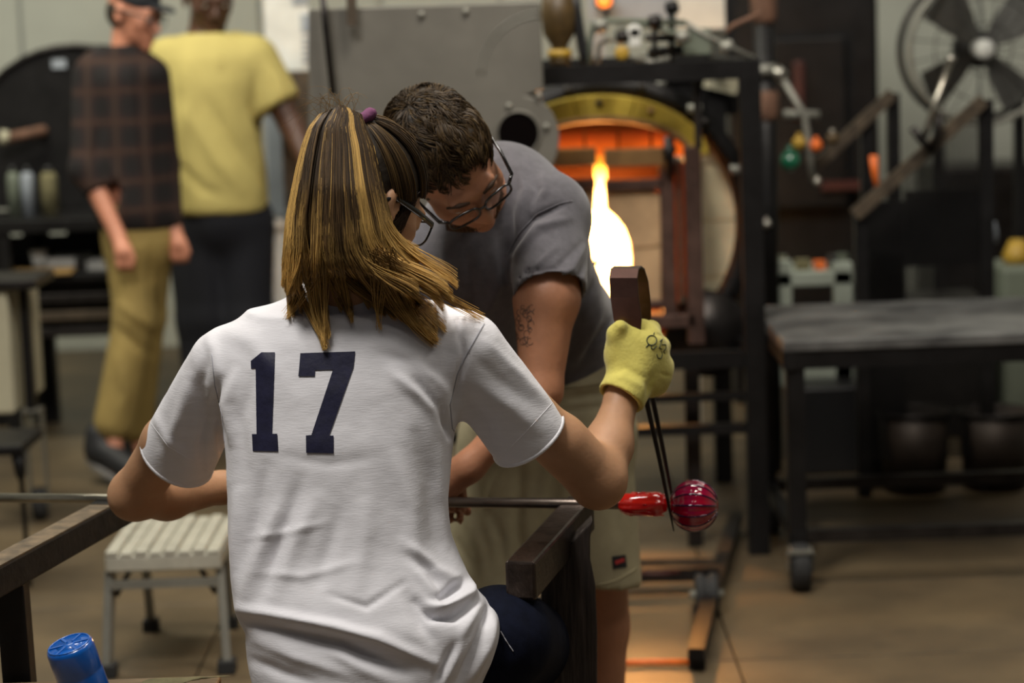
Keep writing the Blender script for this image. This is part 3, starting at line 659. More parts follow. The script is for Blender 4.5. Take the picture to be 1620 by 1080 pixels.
# fittings on top of the frame: each its own thing
def pt(x, y, Y=6.75): return W(x, y, Y)
t = thing('gas_regulator', 'amber and brass gas regulator on the furnace frame beside the grey cabinet', 'regulator', pt(886, 104))
MB().lathe([(.03, -.005), (.032, .012), (.025, .02), (.024, .05), (.046, .085), (.052, .14), (.046, .19), (.02, .215)], pt(886, 100), n=20).build('bell', 'amber', t)
MB().lathe([(.034, .016), (.036, .028), (.034, .04)], pt(886, 100), n=20).build('collar', 'yellow_paint', t)
MB().tube([pt(906, -30), pt(912, 20), pt(922, 80), pt(930, 108)], .016, 10).build('hose', 'black_plastic', t)
t = thing('gas_pipework', 'greenish gas pipes, valves and elbows crowding the furnace frame top', 'pipework', pt(1000, 104))
for i, (P_, r, m) in enumerate([([(932, 110), (934, 60), (940, 38), (960, 32), (1085, 36)], .009, 'pale_green'), ([(945, 112), (948, 70), (965, 62), (990, 62)], .008, 'aluminium'), ([(1080, 34), (1120, 58), (1192, 92)], .008, 'aluminium'),
        ([(1000, 44), (1030, 40), (1060, 52), (1080, 50)], .008, 'pale_green'), ([(1020, 60), (1080, 60)], .011, 'dark_steel'), ([(1025, 84), (1080, 78)], .014, 'black_steel'), ([(1035, 30), (1036, 100)], .008, 'dark_steel'), ([(1063, 10), (1062, 100)], .009, 'black_steel'), ([(960, 32), (958, 12)], .007, 'dark_steel'), ([(1000, 92), (1030, 98), (1060, 92)], .008, 'aluminium'), ([(1205, 20), (1160, 40), (1148, 52)], .007, 'brown_wrap')]):
    MB().tube([pt(x, y, 6.74 + .03 * (i % 3)) for x, y in P_], r, 8).build('pipe', m, t)
for x, y, m in ((950, 40, 'aluminium'), (1063, 12, 'black_steel'), (1036, 34, 'dark_steel'), (985, 58, 'dark_steel'), (1080, 58, 'aluminium'), (1150, 74, 'aluminium')):
    MB().lathe([(.012, -.02), (.02, -.014), (.02, .014), (.012, .02)], pt(x, y, 6.72), (1, 0, .2), 10).build('valve', m, t)
MB().lathe([(.014, -.012), (.022, -.008), (.022, .008), (.010, .014)], pt(984, 84, 6.70), (0, 1, 0), 12).build('valve_knob', 'yellow_paint', t)
b = MB(); b.box(tuple(pt(1073, 88, 6.8)), tuple(pt(1124, 44, 6.8) + A(0, .1, 0))); tag(b.build('control_box', 'pale_green', bevel=.004), 'dull green control box amid the pipes on the furnace frame', 'box')
t = thing('hanging_tag', 'white oval tag hanging among the gas pipes', 'tag', pt(1005, 60, 6.68))
MB().lathe([(.016, -.005), (.022, -.003), (.022, .003), (.016, .005)], pt(1004, 50, 6.68), (0, 1, 0), 20).build('oval_plate', 'white_paint', t)
b = MB(); b.box(tuple(pt(996, 74, 6.675)), tuple(pt(1013, 44, 6.675) + A(0, .008, 0))); b.build('lower_plate', 'white_paint', t, bevel=.003)
for i, (x0, x1, y0, y1, m, lab) in enumerate(((930, 1066, -40, 31, 'blue_grey', 'blue-grey sheet metal panel above the pipework'), (1070, 1146, -40, 46, 'white_paint', 'pale panel on the wall right of the blue-grey panel'))):
    b = MB(); pbox(b, x0, y0, x1, y1, 8.6, .04); b.box((W(x0, 0, 8.6)[0] + .02, 8.65, 0), (W(x0, 0, 8.6)[0] + .06, 8.69, W(x0, y1, 8.6)[2] + .2)); tag(b.build('sheet_panel', m), lab, 'panel')
gl = area('furnace_glow', tuple(gp(962, 400, YF + .12)), tuple(gp(900, 420, 4.0)), .10, .20, 34, (1.0, .40, .10))
t = thing('pilot_lamp', 'round glowing orange pilot lamp above the furnace pipes', 'lamp', pt(956, 3, 8.5)); MB().lathe([(.012, -.012), (.026, -.004), (.028, .01), (.02, .03)], pt(956, 1, 8.5), (0, 1, 0), 20).build('lens', 'indicator', t)
MB().lathe([(.034, .005), (.034, .1)], pt(956, 1, 8.5), (0, 1, 0), 20).build('socket', 'black_plastic', t)
# clutter between beam and arch
b = MB(); b.bar(pt(985, 136, 7.6), pt(1030, 128, 7.6), .03, .03); tag(b.build('blue_cloth_roll', 'blue_grey'), 'pale blue rolled cloth lying under the furnace top beam', 'cloth roll')
t = thing('pale_duct', 'pale duct end behind the upper right of the furnace frame', 'duct', pt(1140, 132, 7.7)); MB().bar(pt(1116, 126, 7.7), pt(1166, 138, 7.7), .06, .05).build('duct_end', 'beige_panel', t); q = pt(1157, 130, 7.7); MB().bar(q, (q[0], q[1], 5.42), .03, .03).build('hanger', 'black_steel', t)
b = MB(); b.tube([pt(1010, 165, 7.3), pt(1050, 128, 7.2)], .012, 8); b.tube([pt(1030, 150, 7.3), pt(1058, 148, 7.2)], .012, 8); tag(b.build('igniter_tube', 'aluminium'), 'small metal igniter tube above the yellow arch', 'tube')
for x, y in ((1098, 172), (1165, 268)): tag(MB().tube([pt(x - 10, y, 6.9), pt(x + 12, y, 6.9)], .014, 10).build('pipe_coupling', 'aluminium'), 'bright pipe coupling above the furnace drum edge' if y < 200 else 'bright pipe coupling beside the right frame post', 'coupling')

# ---- vertical flue with lagged segments, right of the frame
XW = 7.9
t = thing('flue_pipe', 'upright flue with brown lagged bulges right of the furnace frame', 'flue', W(1210, 600, XW) * A(1, 1, 0))
fx = W(1212, 200, XW); f0 = lambda y: W(1212, y, XW)[2]
MB().tube([(fx[0], XW, 0), (fx[0], XW, f0(-60))], .036, 14).build('pipe', 'black_steel', t)
for y0, y1, r in ((38, -50, .046), (192, 140, .044), (262, 218, .034)):
    MB().lathe([(r * .8, f0(y0)), (r, f0(y0) + .02), (r, f0(y1) - .02), (r * .7, f0(y1))], (fx[0], XW, 0), n=18).build('lagging', 'brown_wrap', t)
MB().tube([W(1192, 112, XW - .05), W(1226, 110, XW - .05)], .020, 12).build('union', 'aluminium', t)
MB().tube([W(1226, 110, XW - .05), W(1240, 122, XW - .06)], .022, 12).build('elbow', 'bright_steel', t)
MB().tube([W(1234, 118, XW - .06), W(1272, 180, XW - .07), W(1280, 230, XW - .08), W(1285, 285, XW - .08)], .011, 10).build('branch_pipe', 'aluminium', t)
MB().tube([W(1240, 180, XW - .03), W(1296, 182, XW - .03)], .015, 10).build('branch_pipe', 'aluminium', t)
def ball(name, lab, cat, px, py, Y, r, m, cap=None):
    t = thing(name, lab, cat, W(px, py, Y)); MB().lathe([(r * math.sin(R_(a)) + 1e-4, -r * math.cos(R_(a))) for a in range(8, 173, 18)], W(px, py, Y), (0, 0, 1), 18).build('bulb', m, t)
    MB().lathe([(r * .35, r * .8), (r * .35, r * 1.4)], W(px, py, Y), (0, 0, 1), 10).build('neck', cap or m, t)
ball('yellow_ball', 'yellow-orange ball beside the slanted grey pipe', 'ball', 1264, 226, XW - .1, .024, 'yellow_paint')  # plain painted ball with a short neck
ball('orange_ball', 'red-orange ball right of the slanted grey pipe', 'ball', 1291, 230, XW - .1, .022, 'orange_paint')
ball('brass_ball', 'pale brass ball at the upper end of the short diagonal arm', 'ball', 1317, 219, XW - .12, .022, 'amber', 'bright_steel')
ball('green_bottle', 'round green glass bottle below the two orange balls', 'bottle', 1250, 254, XW - .1, .036, 'green_glass')
ball('steel_valve', 'small pale valve low on the flue right of the drum', 'valve', 1213, 354, XW - .04, .016, 'bright_steel')
ball('steel_valve', 'small pale valve under the green bottle at the pipe foot', 'valve', 1293, 287, XW - .12, .014, 'bright_steel')
# dark furnace housing behind
t = thing('melting_furnace', 'tall black melting furnace housing with dim red glow painted on its door', 'furnace', W(1270, 500, 9.3) * A(1, 1, 0))
MB().box((W(1152, 100, 9.3)[0], 9.3, 0), (W(1390, 100, 9.3)[0], 10.6, W(1200, -80, 9.3)[2])).build('housing', 'black_steel', t, bevel=.02)
b = MB(); pbox(b, 1205, 60, 1340, 330, 9.22, .08); b.build('door', 'black_steel', t, bevel=.01)
b = MB(); pbox(b, 1256, 96, 1274, 190, 9.19, .04); b.build('red_glow_bar', 'red_dull', t, bevel=.01)  # dull red bar paints the furnace's red glow as plain colour
b = MB(); pbox(b, 1300, 286, 1392, 300, 9.19, .06); b.build('door_sill', 'red_dull', t)
b = MB(); b.tube([pt(1382, 246, 7.6), pt(1384, 272, 7.6), pt(1388, 300, 7.6)], [.014, .012, .008], 8); tag(b.build('orange_hose_end', 'orange_paint'), 'short orange-red hose end left of the big dark screen', 'hose')
# ---- slanted guard frames with mesh
def guard(lab, pts, post, foot, Y, Yb, hand=None, screen=None):
    t = thing('guard_frame', lab, 'frame', W(post[0], post[1], Y) * A(1, 1, 0))
    a, b_ = pts; MB().bar(W(*a, Y), W(*b_, Y), .04, .032, (0, 1, 0)).build('slanted_rail', 'rust_steel', t)
    q = W(post[0], post[1], Y + .03); MB().bar((q[0], Y + .03, 0), (q[0], Y + .03, W(*b_, Y)[2]), .042, .042).build('frame_post', 'black_steel', t)
    q = W(foot[0], foot[1], Y + .03); fz = W(*a, Y)[2] + max(0, (q[0] - W(*a, Y)[0]) / (W(*b_, Y)[0] - W(*a, Y)[0])) * (W(*b_, Y)[2] - W(*a, Y)[2]); MB().bar((q[0], Y + .03, 0), (q[0], Y + .03, fz), .042, .042).build('frame_post', 'black_steel', t)
    if screen:
        x0, y0, x1, y1 = screen; b = MB()
        p0 = W(x0, y1, Y); p1 = W(x1, y0, Y); nx = 46
        for i in range(nx + 1):
            x = p0[0] + (p1[0] - p0[0]) * i / nx; s_ = i / nx
            ztop = W(*a, Y)[2] + (W(*b_, Y)[2] - W(*a, Y)[2]) * (x - W(*a, Y)[0]) / (W(*b_, Y)[0] - W(*a, Y)[0]) - .02
            b.bar((x, Y + .03, .12), (x, Y + .03, ztop), .0035, .002, (0, 1, 0))
        for j in range(70):
            z = .12 + j * .017
            if z < p1[2]: 
                xs_ = p0[0] if z < W(*a, Y)[2] else p0[0] + (z - W(*a, Y)[2]) / (W(*b_, Y)[2] - W(*a, Y)[2]) * (p1[0] - p0[0])
                if xs_ < p1[0]: b.bar((xs_, Y + .032, z), (p1[0], Y + .032, z), .002, .0035, (0, 1, 0))
        tag(b.build('wire_screen', 'black_steel', t), kind='stuff')
    return t
guard('left slanted guard frame, short and dark, by the orange balls', ((1290, 262), (1412, 148)), (1414, 300), (1372, 330), 7.9, 8.2)
t = guard('tall slanted guard frame with dark wire screen, behind the steel table', ((1352, 340), (1556, 158)), (1560, 300), (1362, 400), 7.4, 7.8, screen=(1366, 480, 1552, 170))
b = MB(); pbox(b, 1362, 400, 1432, 480, 7.55, .02); b.box((W(1362, 0, 7.55)[0], 7.55, 0), (W(1432, 400, 7.55)[0], 7.57, W(1400, 400, 7.55)[2] + .17)); b.build('lower_panel', 'black_steel', t)
b = MB(); pbox(b, 1432, 300, 1556, 420, 7.56, .012); b.build('heat_panel', 'black_steel', t)
t = thing('pipe_holder', 'slim steel pipe with forked yoke resting on the tall slanted frame', 'pipe holder', W(1470, 225, 7.33))
MB().tube([W(1462, 218, 7.33), W(1478, 170, 7.33), W(1504, 96, 7.33)], .011, 10).build('pipe', 'pipe_steel', t)
MB().tube([W(1504, 97, 7.33), W(1507, 89, 7.33)], .014, 10).build('pipe_tip', 'bright_steel', t)
MB().tube([W(1443, 202, 7.32), W(1458, 222, 7.32), W(1474, 238, 7.35)], .013, 8).build('yoke', 'dark_steel', t)
MB().tube([W(1487, 178, 7.34), W(1484, 206, 7.34), W(1476, 236, 7.36)], .010, 8).build('yoke_arm', 'dark_steel', t)
# ---- drum fan
YFAN = 9.0
t = thing('drum_fan', 'large round shop fan with white hub against the pale wall', 'fan', W(1556, 420, YFAN) * A(1, 1, 0))
hc = W(1556, 78, YFAN); fr = S(116, YFAN)
MB().tube([hc + A(fr * math.cos(k * .13), 0, fr * math.sin(k * .13)) for k in range(48)], .011, 8, closed=True).build('cage_rim', 'aluminium', t)
MB().tube([hc + A(fr * math.cos(k * .13), .22, fr * math.sin(k * .13)) for k in range(48)], .014, 8, closed=True).build('cage_rim', 'dark_steel', t)
hub = MB(); hub.lathe([(.016, -.045), (.034, -.04), (.040, -.02), (.040, .06)], hc, (0, 1, 0), 24); hub.build('hub', 'white_paint', t)
MB().lathe([(.075, .09), (.075, .26)], hc, (0, 1, 0), 20).build('motor', 'black_steel', t)
for k in range(4):
    a = R_(38 + 90 * k); b = MB(); pts = []
    for r, da, y in ((.04, -.5, .02), (fr * .5, -.42, .0), (fr * .90, -.34, -.02), (fr * .93, .0, .04), (fr * .90, .34, .10), (fr * .5, .42, .09), (.04, .5, .06)): pts.append(hc + A(r * math.cos(a + da), y + .02, r * math.sin(a + da)))
    b.prism(pts, (0, .006, 0)); b.build('blade', 'blade_grey', t)
for k in range(20):
    a = 2 * math.pi * k / 20; MB().tube([hc + A(.04 * math.cos(a), -.03, .04 * math.sin(a)), hc + A(fr * .55 * math.cos(a + .1), -.06, fr * .55 * math.sin(a + .1)), hc + A(fr * math.cos(a + .15), 0, fr * math.sin(a + .15))], .0022, 4).build('cage_wire', 'dark_steel', t)
for rq in (.35, .7): MB().tube([hc + A(fr * rq * math.cos(k * .2618), -.055, fr * rq * math.sin(k * .2618)) for k in range(24)], .0025, 4, closed=True).build('cage_ring', 'dark_steel', t)
for sx in (-.16, .16): MB().bar((hc[0] + sx, YFAN + .1, 0), (hc[0] + sx, YFAN + .1, hc[2] - fr * .75), .04, .04).build('stand_leg', 'black_steel', t)
b = MB(); b.box((hc[0] - .25, YFAN - .05, 0), (hc[0] + .25, YFAN + .3, .05)); b.build('stand_base', 'black_steel', t)
tag(MB().box((W(1480, 300, 10.2)[0], 10.2, 0), (W(1760, 300, 10.2)[0], 10.7, W(1600, 262, 10.2)[2])).build('storage_cabinet', 'dark_steel', bevel=.02), 'dark metal storage cabinet beneath the big round fan', 'cabinet')
b = MB(); b.box((W(1585, 430, 8.6)[0], 8.6, 0), (W(1700, 430, 8.6)[0], 8.9, W(1600, 422, 8.6)[2])); tag(b.build('pale_green_bin', 'pale_green', bevel=.02), 'pale green bin at the right edge behind the steel table', 'bin')
b = MB(); q = W(1612, 405, 8.7); zt_ = W(1600, 422, 8.6)[2]; b.lathe([(.05, zt_), (.06, zt_ + .03), (.03, zt_ + .09)], (q[0], 8.72, 0), n=16); tag(b.build('yellow_jug', 'yellow_paint'), 'yellow jug on the pale green bin at the right edge', 'jug')
b = MB(); q = W(1572, 372, 7.9); b.lathe([(.015, 0), (.018, .03), (.010, .07)], W(1571, 384, 7.5), n=12); tag(b.build('blue_clip', 'blue_grey'), 'small pale blue clip on the tall guard frame post', 'clip')
# ---- marver table
t = thing('marver_table', 'heavy steel marver table on castors, with scuffed grey top', 'table', W(1430, 900, 6.5) * A(1, 1, 0))
ty = 6.24; tb = 7.02; zt = W(1400, 534, ty)[2]; x0 = W(1224, 540, ty)[0] + .025; x1 = x0 + 1.5
MB().box((x0, ty, zt - .03), (x1, tb, zt)).build('table_top', 'table_steel', t, bevel=.003)
b = MB(); b.bar((x0, ty + .02, zt - .055), (x1, ty + .02, zt - .055), .03, .05); b.bar((x0, tb - .02, zt - .055), (x1, tb - .02, zt - .055), .03, .05); b.bar((x0 + .02, ty, zt - .055), (x0 + .02, tb, zt - .055), .03, .05); b.build('apron', 'black_steel', t)
zl = W(1400, 847, ty)[2]
for x_ in (x0 + .035, x1 - .035):
    for y_ in (ty + .035, tb - .035):
        MB().bar((x_, y_, zl - .02), (x_, y_, zt - .03), .05, .05).build('leg', 'black_steel', t); caster(t, (x_ + .0, y_ - .07, 0), .066, .05, zl - .02)
MB().bar((x0 + .03, ty + .035, zl), (x1 - .03, ty + .035, zl), .04, .035).build('lower_rail', 'dark_steel', t); MB().bar((x0 + .03, tb - .035, zl), (x1 - .03, tb - .035, zl), .04, .035).build('lower_rail', 'dark_steel', t)
for x_ in (x0 + .035, x1 - .035): MB().bar((x_, ty, zl), (x_, tb, zl), .035, .035).build('lower_rail', 'black_steel', t)
MB().bar(W(1268, 760, tb - .05), W(1248, 828, ty + .06), .02, .02).build('brace', 'black_steel', t)
for i, (px, w_) in enumerate(((1447, 60), (1574, 60))):
    q = W(px, 790, 7.5); r = S(w_, 7.5); zr = W(px, 650, 7.5)[2]
    t = thing('metal_bucket', ('dark metal bucket under the steel table, nearer the black bin', 'dark metal bucket under the steel table, at the right edge')[i], 'bucket', (q[0], 7.5, 0), 'buckets under the steel table')
    b = MB(); n_ = 28; prof = [(r * .82, 0), (r * .97, zr), (r * .93, zr), (r * .80, .02)]; b.lathe(prof, (q[0], 7.5, 0), n=n_); b.build('bucket_wall', 'bucket', t)
    MB().tube([A(q[0] + r * math.cos(k * .2618), 7.5 + r * math.sin(k * .2618), zr) for k in range(24)], .006, 6, closed=True).build('rim', 'dark_steel', t)
t = thing('white_tool_rack', 'pale green-white metal rack holding small tools, left behind the steel table', 'rack', W(1290, 600, 8.0) * A(1, 1, 0))
Yr = 8.0
for nm, (a, b_, c_, d_), dep in (('top_shelf', (1226, 430, 1350, 452), .3), ('leg', (1226, 412, 1254, 612), .04), ('leg', (1320, 415, 1350, 612), .04), ('back_panel', (1256, 556, 1350, 612), .02)):
    b = MB(); pbox(b, a, b_, c_, d_, Yr, dep); b.build(nm, 'rack_paint', t, bevel=.004)
for x_ in (1240, 1335): q = W(x_, 600, Yr + .27); MB().bar((q[0], Yr + .28, W(0, 452, Yr)[2] - .02), (q[0], Yr + .28, .02), .04, .04).build('leg', 'pale_green', t)
for nm, lab, cat, px, py, w_, h_, m in (('hand_tool', 'orange-handled hand tool on the pale rack', 'tool', 1297, 426, .04, .03, 'orange_paint'), ('tool_box', 'small olive box on the left of the pale rack', 'box', 1270, 426, .05, .035, 'olive_cloth'), ('black_clamp', 'black clamp on the right of the pale rack', 'clamp', 1318, 424, .03, .05, 'black_plastic')):
    q = W(px, 430, Yr + .08); b = MB(); b.box((q[0] - w_ / 2, Yr + .05, W(px, 430, Yr)[2]), (q[0] + w_ / 2, Yr + .12, W(px, 430, Yr)[2] + h_)); tag(b.build(nm, m, bevel=.004), lab, cat)
b = MB(); b.box((W(1255, 700, 7.8)[0], 7.8, 0), (W(1362, 700, 7.8)[0], 8.28, W(1300, 612, 7.8)[2])); tag(b.build('black_bin', 'black_plastic', bevel=.01), 'black square bin below the pale rack', 'bin')
b = MB(); b.box((W(1365, 600, 8.4)[0], 8.4, 0), (W(1570, 600, 8.4)[0], 8.8, W(1450, 480, 8.4)[2])); tag(b.build('dark_crate', 'dark_steel', bevel=.01), 'dark steel crate behind the two buckets', 'crate')
# ---- pipe dolly on the floor
t = thing('floor_dolly', 'low steel dolly with rubber wheel lying on the floor beside the furnace', 'dolly', WZ(1120, 960, 0))
z_ = .05; MB().bar(WZ(1101, 1035, z_), WZ(1122, 950, z_), .040, .03).build('long_bar', 'black_steel', t); MB().bar(WZ(1122, 950, z_ ), WZ(1164, 818, z_), .040, .03).build('long_bar', 'black_steel', t)
z_ = .06; MB().bar(WZ(985, 909, z_), WZ(1136, 905, z_), .05, .035).build('cross_bar', 'dark_steel', t); MB().bar(WZ(975, 891, z_), WZ(1135, 888, z_), .012, .02).build('cross_bar', 'rust_steel', t)
MB().bar(WZ(1090, 1044, .02), WZ(1116, 1044, .02), .04, .04).build('end_block', 'black_steel', t)
q = WZ(1118, 940, .055); MB().lathe([(.025, -.03), (.055, -.028), (.058, -.012), (.048, -.006), (.048, .006), (.058, .012), (.055, .028), (.025, .03)], q, (1, 0, 0), 28).build('wheel', 'rubber', t)
MB().lathe([(.012, -.045), (.012, .045)], q, (1, 0, 0), 10).build('axle', 'aluminium', t)
MB().bar(WZ(1104, 960, .012), WZ(1100, 1035, .012), .03, .02).build('side_bar', 'dark_steel', t)
tag(MB().tube([WZ(1090, 1047, .011), WZ(1030, 1047, .011), WZ(960, 1049, .011)], .008, 8).build('copper_rod', 'orange_paint'), 'thin orange rod lying on the floor at the dolly end', 'rod')
tag(MB().tube([WZ(1075, 905, .0855), WZ(1035, 908, .0855), WZ(990, 905, .0855)], .006, 8).build('highlight_strip', 'red_dull'), 'dull red strip imitating a highlight along the dolly cross bar', 'strip')  # red strip added to imitate the reddish highlight on the bar

# ------------------------------------------------------------------ the glassblower's bench
RZ = .74
a = WZ(2, 884, RZ); b_ = WZ(186, 786, RZ); dl = (b_ - a) / np.linalg.norm(b_ - a)
t = thing('gaffer_bench', 'dark steel and wood glassblower bench with two long arm rails', 'bench', (-.3, 3.7, 0))
rail = MB().bar(a - dl * .45 - A(0, 0, .026), b_ + dl * .12 - A(0, 0, .026), .046, .052).build('arm_rail', 'rail_shaded_brown', t, bevel=.004); rail['label'] = 'worn brown rail'
MB().bar(a - dl * .45 + A(0, 0, .0005), b_ + dl * .12 + A(0, 0, .0005), .044, .003).build('lit_top_strip', 'rail_lit_top', rail)  # added strip gives the rail its lit top by colour
q = WZ(165, 797, RZ); MB().bar(q - dl * .015 + A(0, 0, .001), q + dl * .06 + A(0, 0, .001), .044, .005).build('rail_pad', 'black_steel', rail)
p = W(38, 1000, 3.78); p0 = a + dl * (3.78 - a[1]) / dl[1]
MB().bar((p0[0] + .004, 3.78, 0), (p0[0] - .006, 3.78, RZ - .05), .048, .05).build('post', 'black_steel', t, bevel=.003)
a2 = WZ(822, 888, RZ); b2 = WZ(901, 803, RZ); d2 = (b2 - a2) / np.linalg.norm(b2 - a2)
MB().bar(a2 - A(0, 0, .032), b2 + d2 * .10 - A(0, 0, .032), .050, .064).build('arm_rail', 'rail_steel', t, bevel=.005)
# right post plate: broad, its top following the rail
Yp = 3.86
pts = [(858, 946), (950, 812), (934, 846), (933, 880), (941, 920), (945, 1000), (944, 1180), (862, 1180)]
pp = MB().prism([W(x, y, Yp) for x, y in [(856, 905), (938, 822), (934, 850), (934, 885), (942, 925), (945, 1000), (944, 1600), (862, 1600)]], (0, .045, 0)).build('post', 'post_wood', t, bevel=.003); pp['label'] = 'broad scuffed dark post'
MB().bar((W(826, 1000, 3.75)[0] , 3.74, 0), (W(826, 1000, 3.75)[0], 3.74, RZ - .06), .03, .04).build('post', 'black_steel', t)
MB().box((-.62, 3.30, .405), (.02, 3.78, .44)).build('seat_board', 'table_wood', t, bevel=.004)
for x_ in (-.60, .0):
    for y_ in (3.33, 3.75): MB().bar((x_, y_, 0), (x_, y_, .405), .05, .05).build('leg', 'black_steel', t)
MB().bar((-.86, 3.79, .25), (.0, 3.79, .25), .03, .04).build('stretcher', 'black_steel', t)
# side table with bottle and cloth
zt = .53; yb_ = 3.73
t = thing('side_table', 'low wooden side table at the bottom left, against the bench post', 'table', (-.75, 3.3, 0))
MB().box((W(-60, 1072, yb_)[0], 2.95, zt - .03), (W(350, 1072, yb_)[0], yb_, zt)).build('table_top', 'table_wood', t, bevel=.004)
for x_ in (-.86, -.50):
    for y_ in (3.0, 3.68): MB().bar((x_, y_, 0), (x_, y_, zt - .03), .04, .04).build('leg', 'black_steel', t)
t = thing('blue_bottle', 'bright blue plastic bottle leaning at the bottom left', 'bottle', W(150, 1110, 3.45)); 
top = W(113, 1010, 3.45); bot = W(152, 1135, 3.45); ax = top - bot; Lb = np.linalg.norm(ax); r = S(39, 3.45)
bb = MB().lathe([(r * .9, 0), (r, .008), (r, Lb * .62), (r * .985, Lb * .64), (r, Lb * .66), (r, Lb - .008), (r * .97, Lb - .003), (r * .90, Lb)], bot, ax + A(0, -.025, 0), 40); bb.build('bottle_body', 'blue_plastic', t)
axn = (ax + A(0, -.025, 0)); axn /= np.linalg.norm(axn); e1 = np.cross(axn, A(0, 1, 0)); e1 /= np.linalg.norm(e1); e2 = np.cross(axn, e1); tc_ = bot + axn * Lb
MB().tube([tc_ + (e1 * math.cos(k * .314) + e2 * math.sin(k * .314)) * r * .88 for k in range(20)], .0016, 8, closed=True).build('top_rim', 'blue_plastic', t)
MB().lathe([(r * .55, -.004), (r * .55, .0005)], tc_, axn, 28).build('recess', 'blue_plastic', t)
for k in range(6): MB().bar(tc_ + (e1 * math.cos(k * 1.047) + e2 * math.sin(k * 1.047)) * r * .25, tc_ + (e1 * math.cos(k * 1.047) + e2 * math.sin(k * 1.047)) * r * .85, .004, .003, tuple(axn)).build('rib', 'blue_plastic', t)
s = SDF((-.75, 3.3, .53), (-.35, 3.76, .66), .006)
c1 = W(290, 1072, 3.62)
s.cone(c1 + A(-.055, 0, -.018), c1 + A(.07, .02, -.018), .016, .014, .02); s.cone(c1 + A(-.01, -.05, -.02), c1 + A(.05, -.08, -.018), .02, .016, .02); s.ell(c1 + A(-.03, -.03, -.02), (.06, .05, .018), .02); s.cut((0, 0, .551), (0, 0, -1))
V, Q = s.net(1); V = folds(V, Q, [([(235, 1070), (280, 1064), (330, 1074)], 4, .004), ([(245, 1080), (300, 1070)], 4, -.004)])
tag(fast_mesh('crumpled_cloth', V, Q, 'olive_cloth'), 'crumpled olive cloth lying on the side table edge', 'cloth')
# ---- step stool
t = thing('step_stool', 'folding aluminium step stool with ribbed pale top, left of the seated woman', 'stool', WZ(260, 1062, 0))
fy = WZ(255, 1062, 0)[1]; zt = W(255, 868, fy)[2]; xa = W(166, 880, fy)[0]; xb = W(350, 880, fy)[0]; by = fy + .38
MB().box((xa, fy - .01, zt - .055), (xb, by + .01, zt - .012)).build('platform', 'stool_top', t, bevel=.006)
for k in range(8):
    w_ = (xb - xa) / 8; MB().box((xa + k * w_ + .003, fy - .012, zt - .014), (xa + (k + 1) * w_ - .003, by + .012, zt - (.004 if k % 2 else 0))).build('tread_strip', 'stool_top', t, bevel=.003)
for sx, xx in ((-1, xa + .008), (1, xb - .008)):
    lg = MB().bar((xx + sx * .012, fy - .03, .03), (xx, fy + .02, zt - .055), .020, .028).build('leg', 'aluminium', t); MB().box((xx + sx * .012 - .022, fy - .055, 0), (xx + sx * .012 + .022, fy, .035)).build('rubber_foot', 'rubber', lg, bevel=.004)
    lg = MB().bar((xx + sx * .0 - sx * .03, by + .03, .03), (xx - sx * .03, by - .02, zt - .055), .020, .028).build('leg', 'aluminium', t); MB().box((xx - sx * .03 - .02, by + .005, 0), (xx - sx * .03 + .02, by + .055, .03)).build('rubber_foot', 'rubber', lg)
    MB().bar((xx - sx * .012, fy + .01, zt - .12), (xx - sx * .05, fy + .02, zt - .055), .006, .012).build('brace', 'dark_steel', t)
MB().bar((xa + .01, fy, zt - .088), (xb - .01, fy, zt - .088), .018, .020).build('cross_rail', 'aluminium', t); MB().bar((xa + .03, by, zt - .088), (xb - .03, by, zt - .088), .018, .018).build('cross_rail', 'dark_steel', t)
# ---- blowpipe and glass
P0 = W(-70, 786.5, 4.23); P1 = W(988, 797, 4.00); pd = (P1 - P0) / np.linalg.norm(P1 - P0)
t = thing('blowpipe', 'long steel blowpipe lying across both bench rails', 'blowpipe', P0)
Pm = P0 + (P1 - P0) * .60
MB().tube([P0, Pm], .0090, 16).build('tube', 'pipe_steel', t); MB().tube([Pm, P1 - pd * .03, P1], [.0092, .0096, .0104], 16).build('pipe_head', 'pipe_dark', t)
Gc = W(1098, 800, 3.985); gd = pd
glow('hot_neck', (0.8, 0.0, 0.01), (1.0, 0.06, 0.01), 0.03, 0.16, 0, P1[0] + .01, P1[0] + .06, 60.0)
for nm in ('hot_neck',):
    bs = MATS[nm].node_tree.nodes['Principled BSDF']; bs.inputs['Base Color'].default_value = (.36, .010, .006, 1); bs.inputs['Roughness'].default_value = .04; bs.inputs['Coat Weight'].default_value = 1
mat('red_glass', (0.34, 0.001, 0.014), 0.03, coat=1.0, col2=(0.13, 0.0, 0.045), vs=14, emit=(.8, 0, .02), es=.012)
mat('purple_rib', (0.045, 0.0, 0.035), 0.05, coat=1.0, metal=.3)
t = thing('glass_gather', 'ribbed red glass ornament, hot, on the end of the blowpipe', 'glass', Gc)
L1 = np.linalg.norm(Gc - P1); NP = P1 - gd * .004
wob = lambda t_, h: 1 + .05 * math.cos(6 * t_ + h * 60) + .03 * math.sin(11 * t_)
MB().lathe([(.0105, -.006), (.0160, .000), (.0182, .006), (.0195, .026), (.0205, .045), (.0222, .060), (.0215, .068), (.0165, .074), (.0120, .080)], NP, gd, 40, wob).build('neck', 'hot_neck', t)
for k in range(26):
    aa = rng.uniform(0, 6.28); hh = rng.uniform(.006, .07); ee = np.cross(gd, A(0, 0, 1)); ee /= np.linalg.norm(ee); ff = np.cross(ee, gd); o_ = ee * math.cos(aa) + ff * math.sin(aa)
    MB().tube([NP + gd * hh + o_ * .0205, NP + gd * (hh + rng.uniform(.004, .01)) + o_ * .0212], [.0016, .0010], 6).build('glass_drip', 'hot_neck', t)
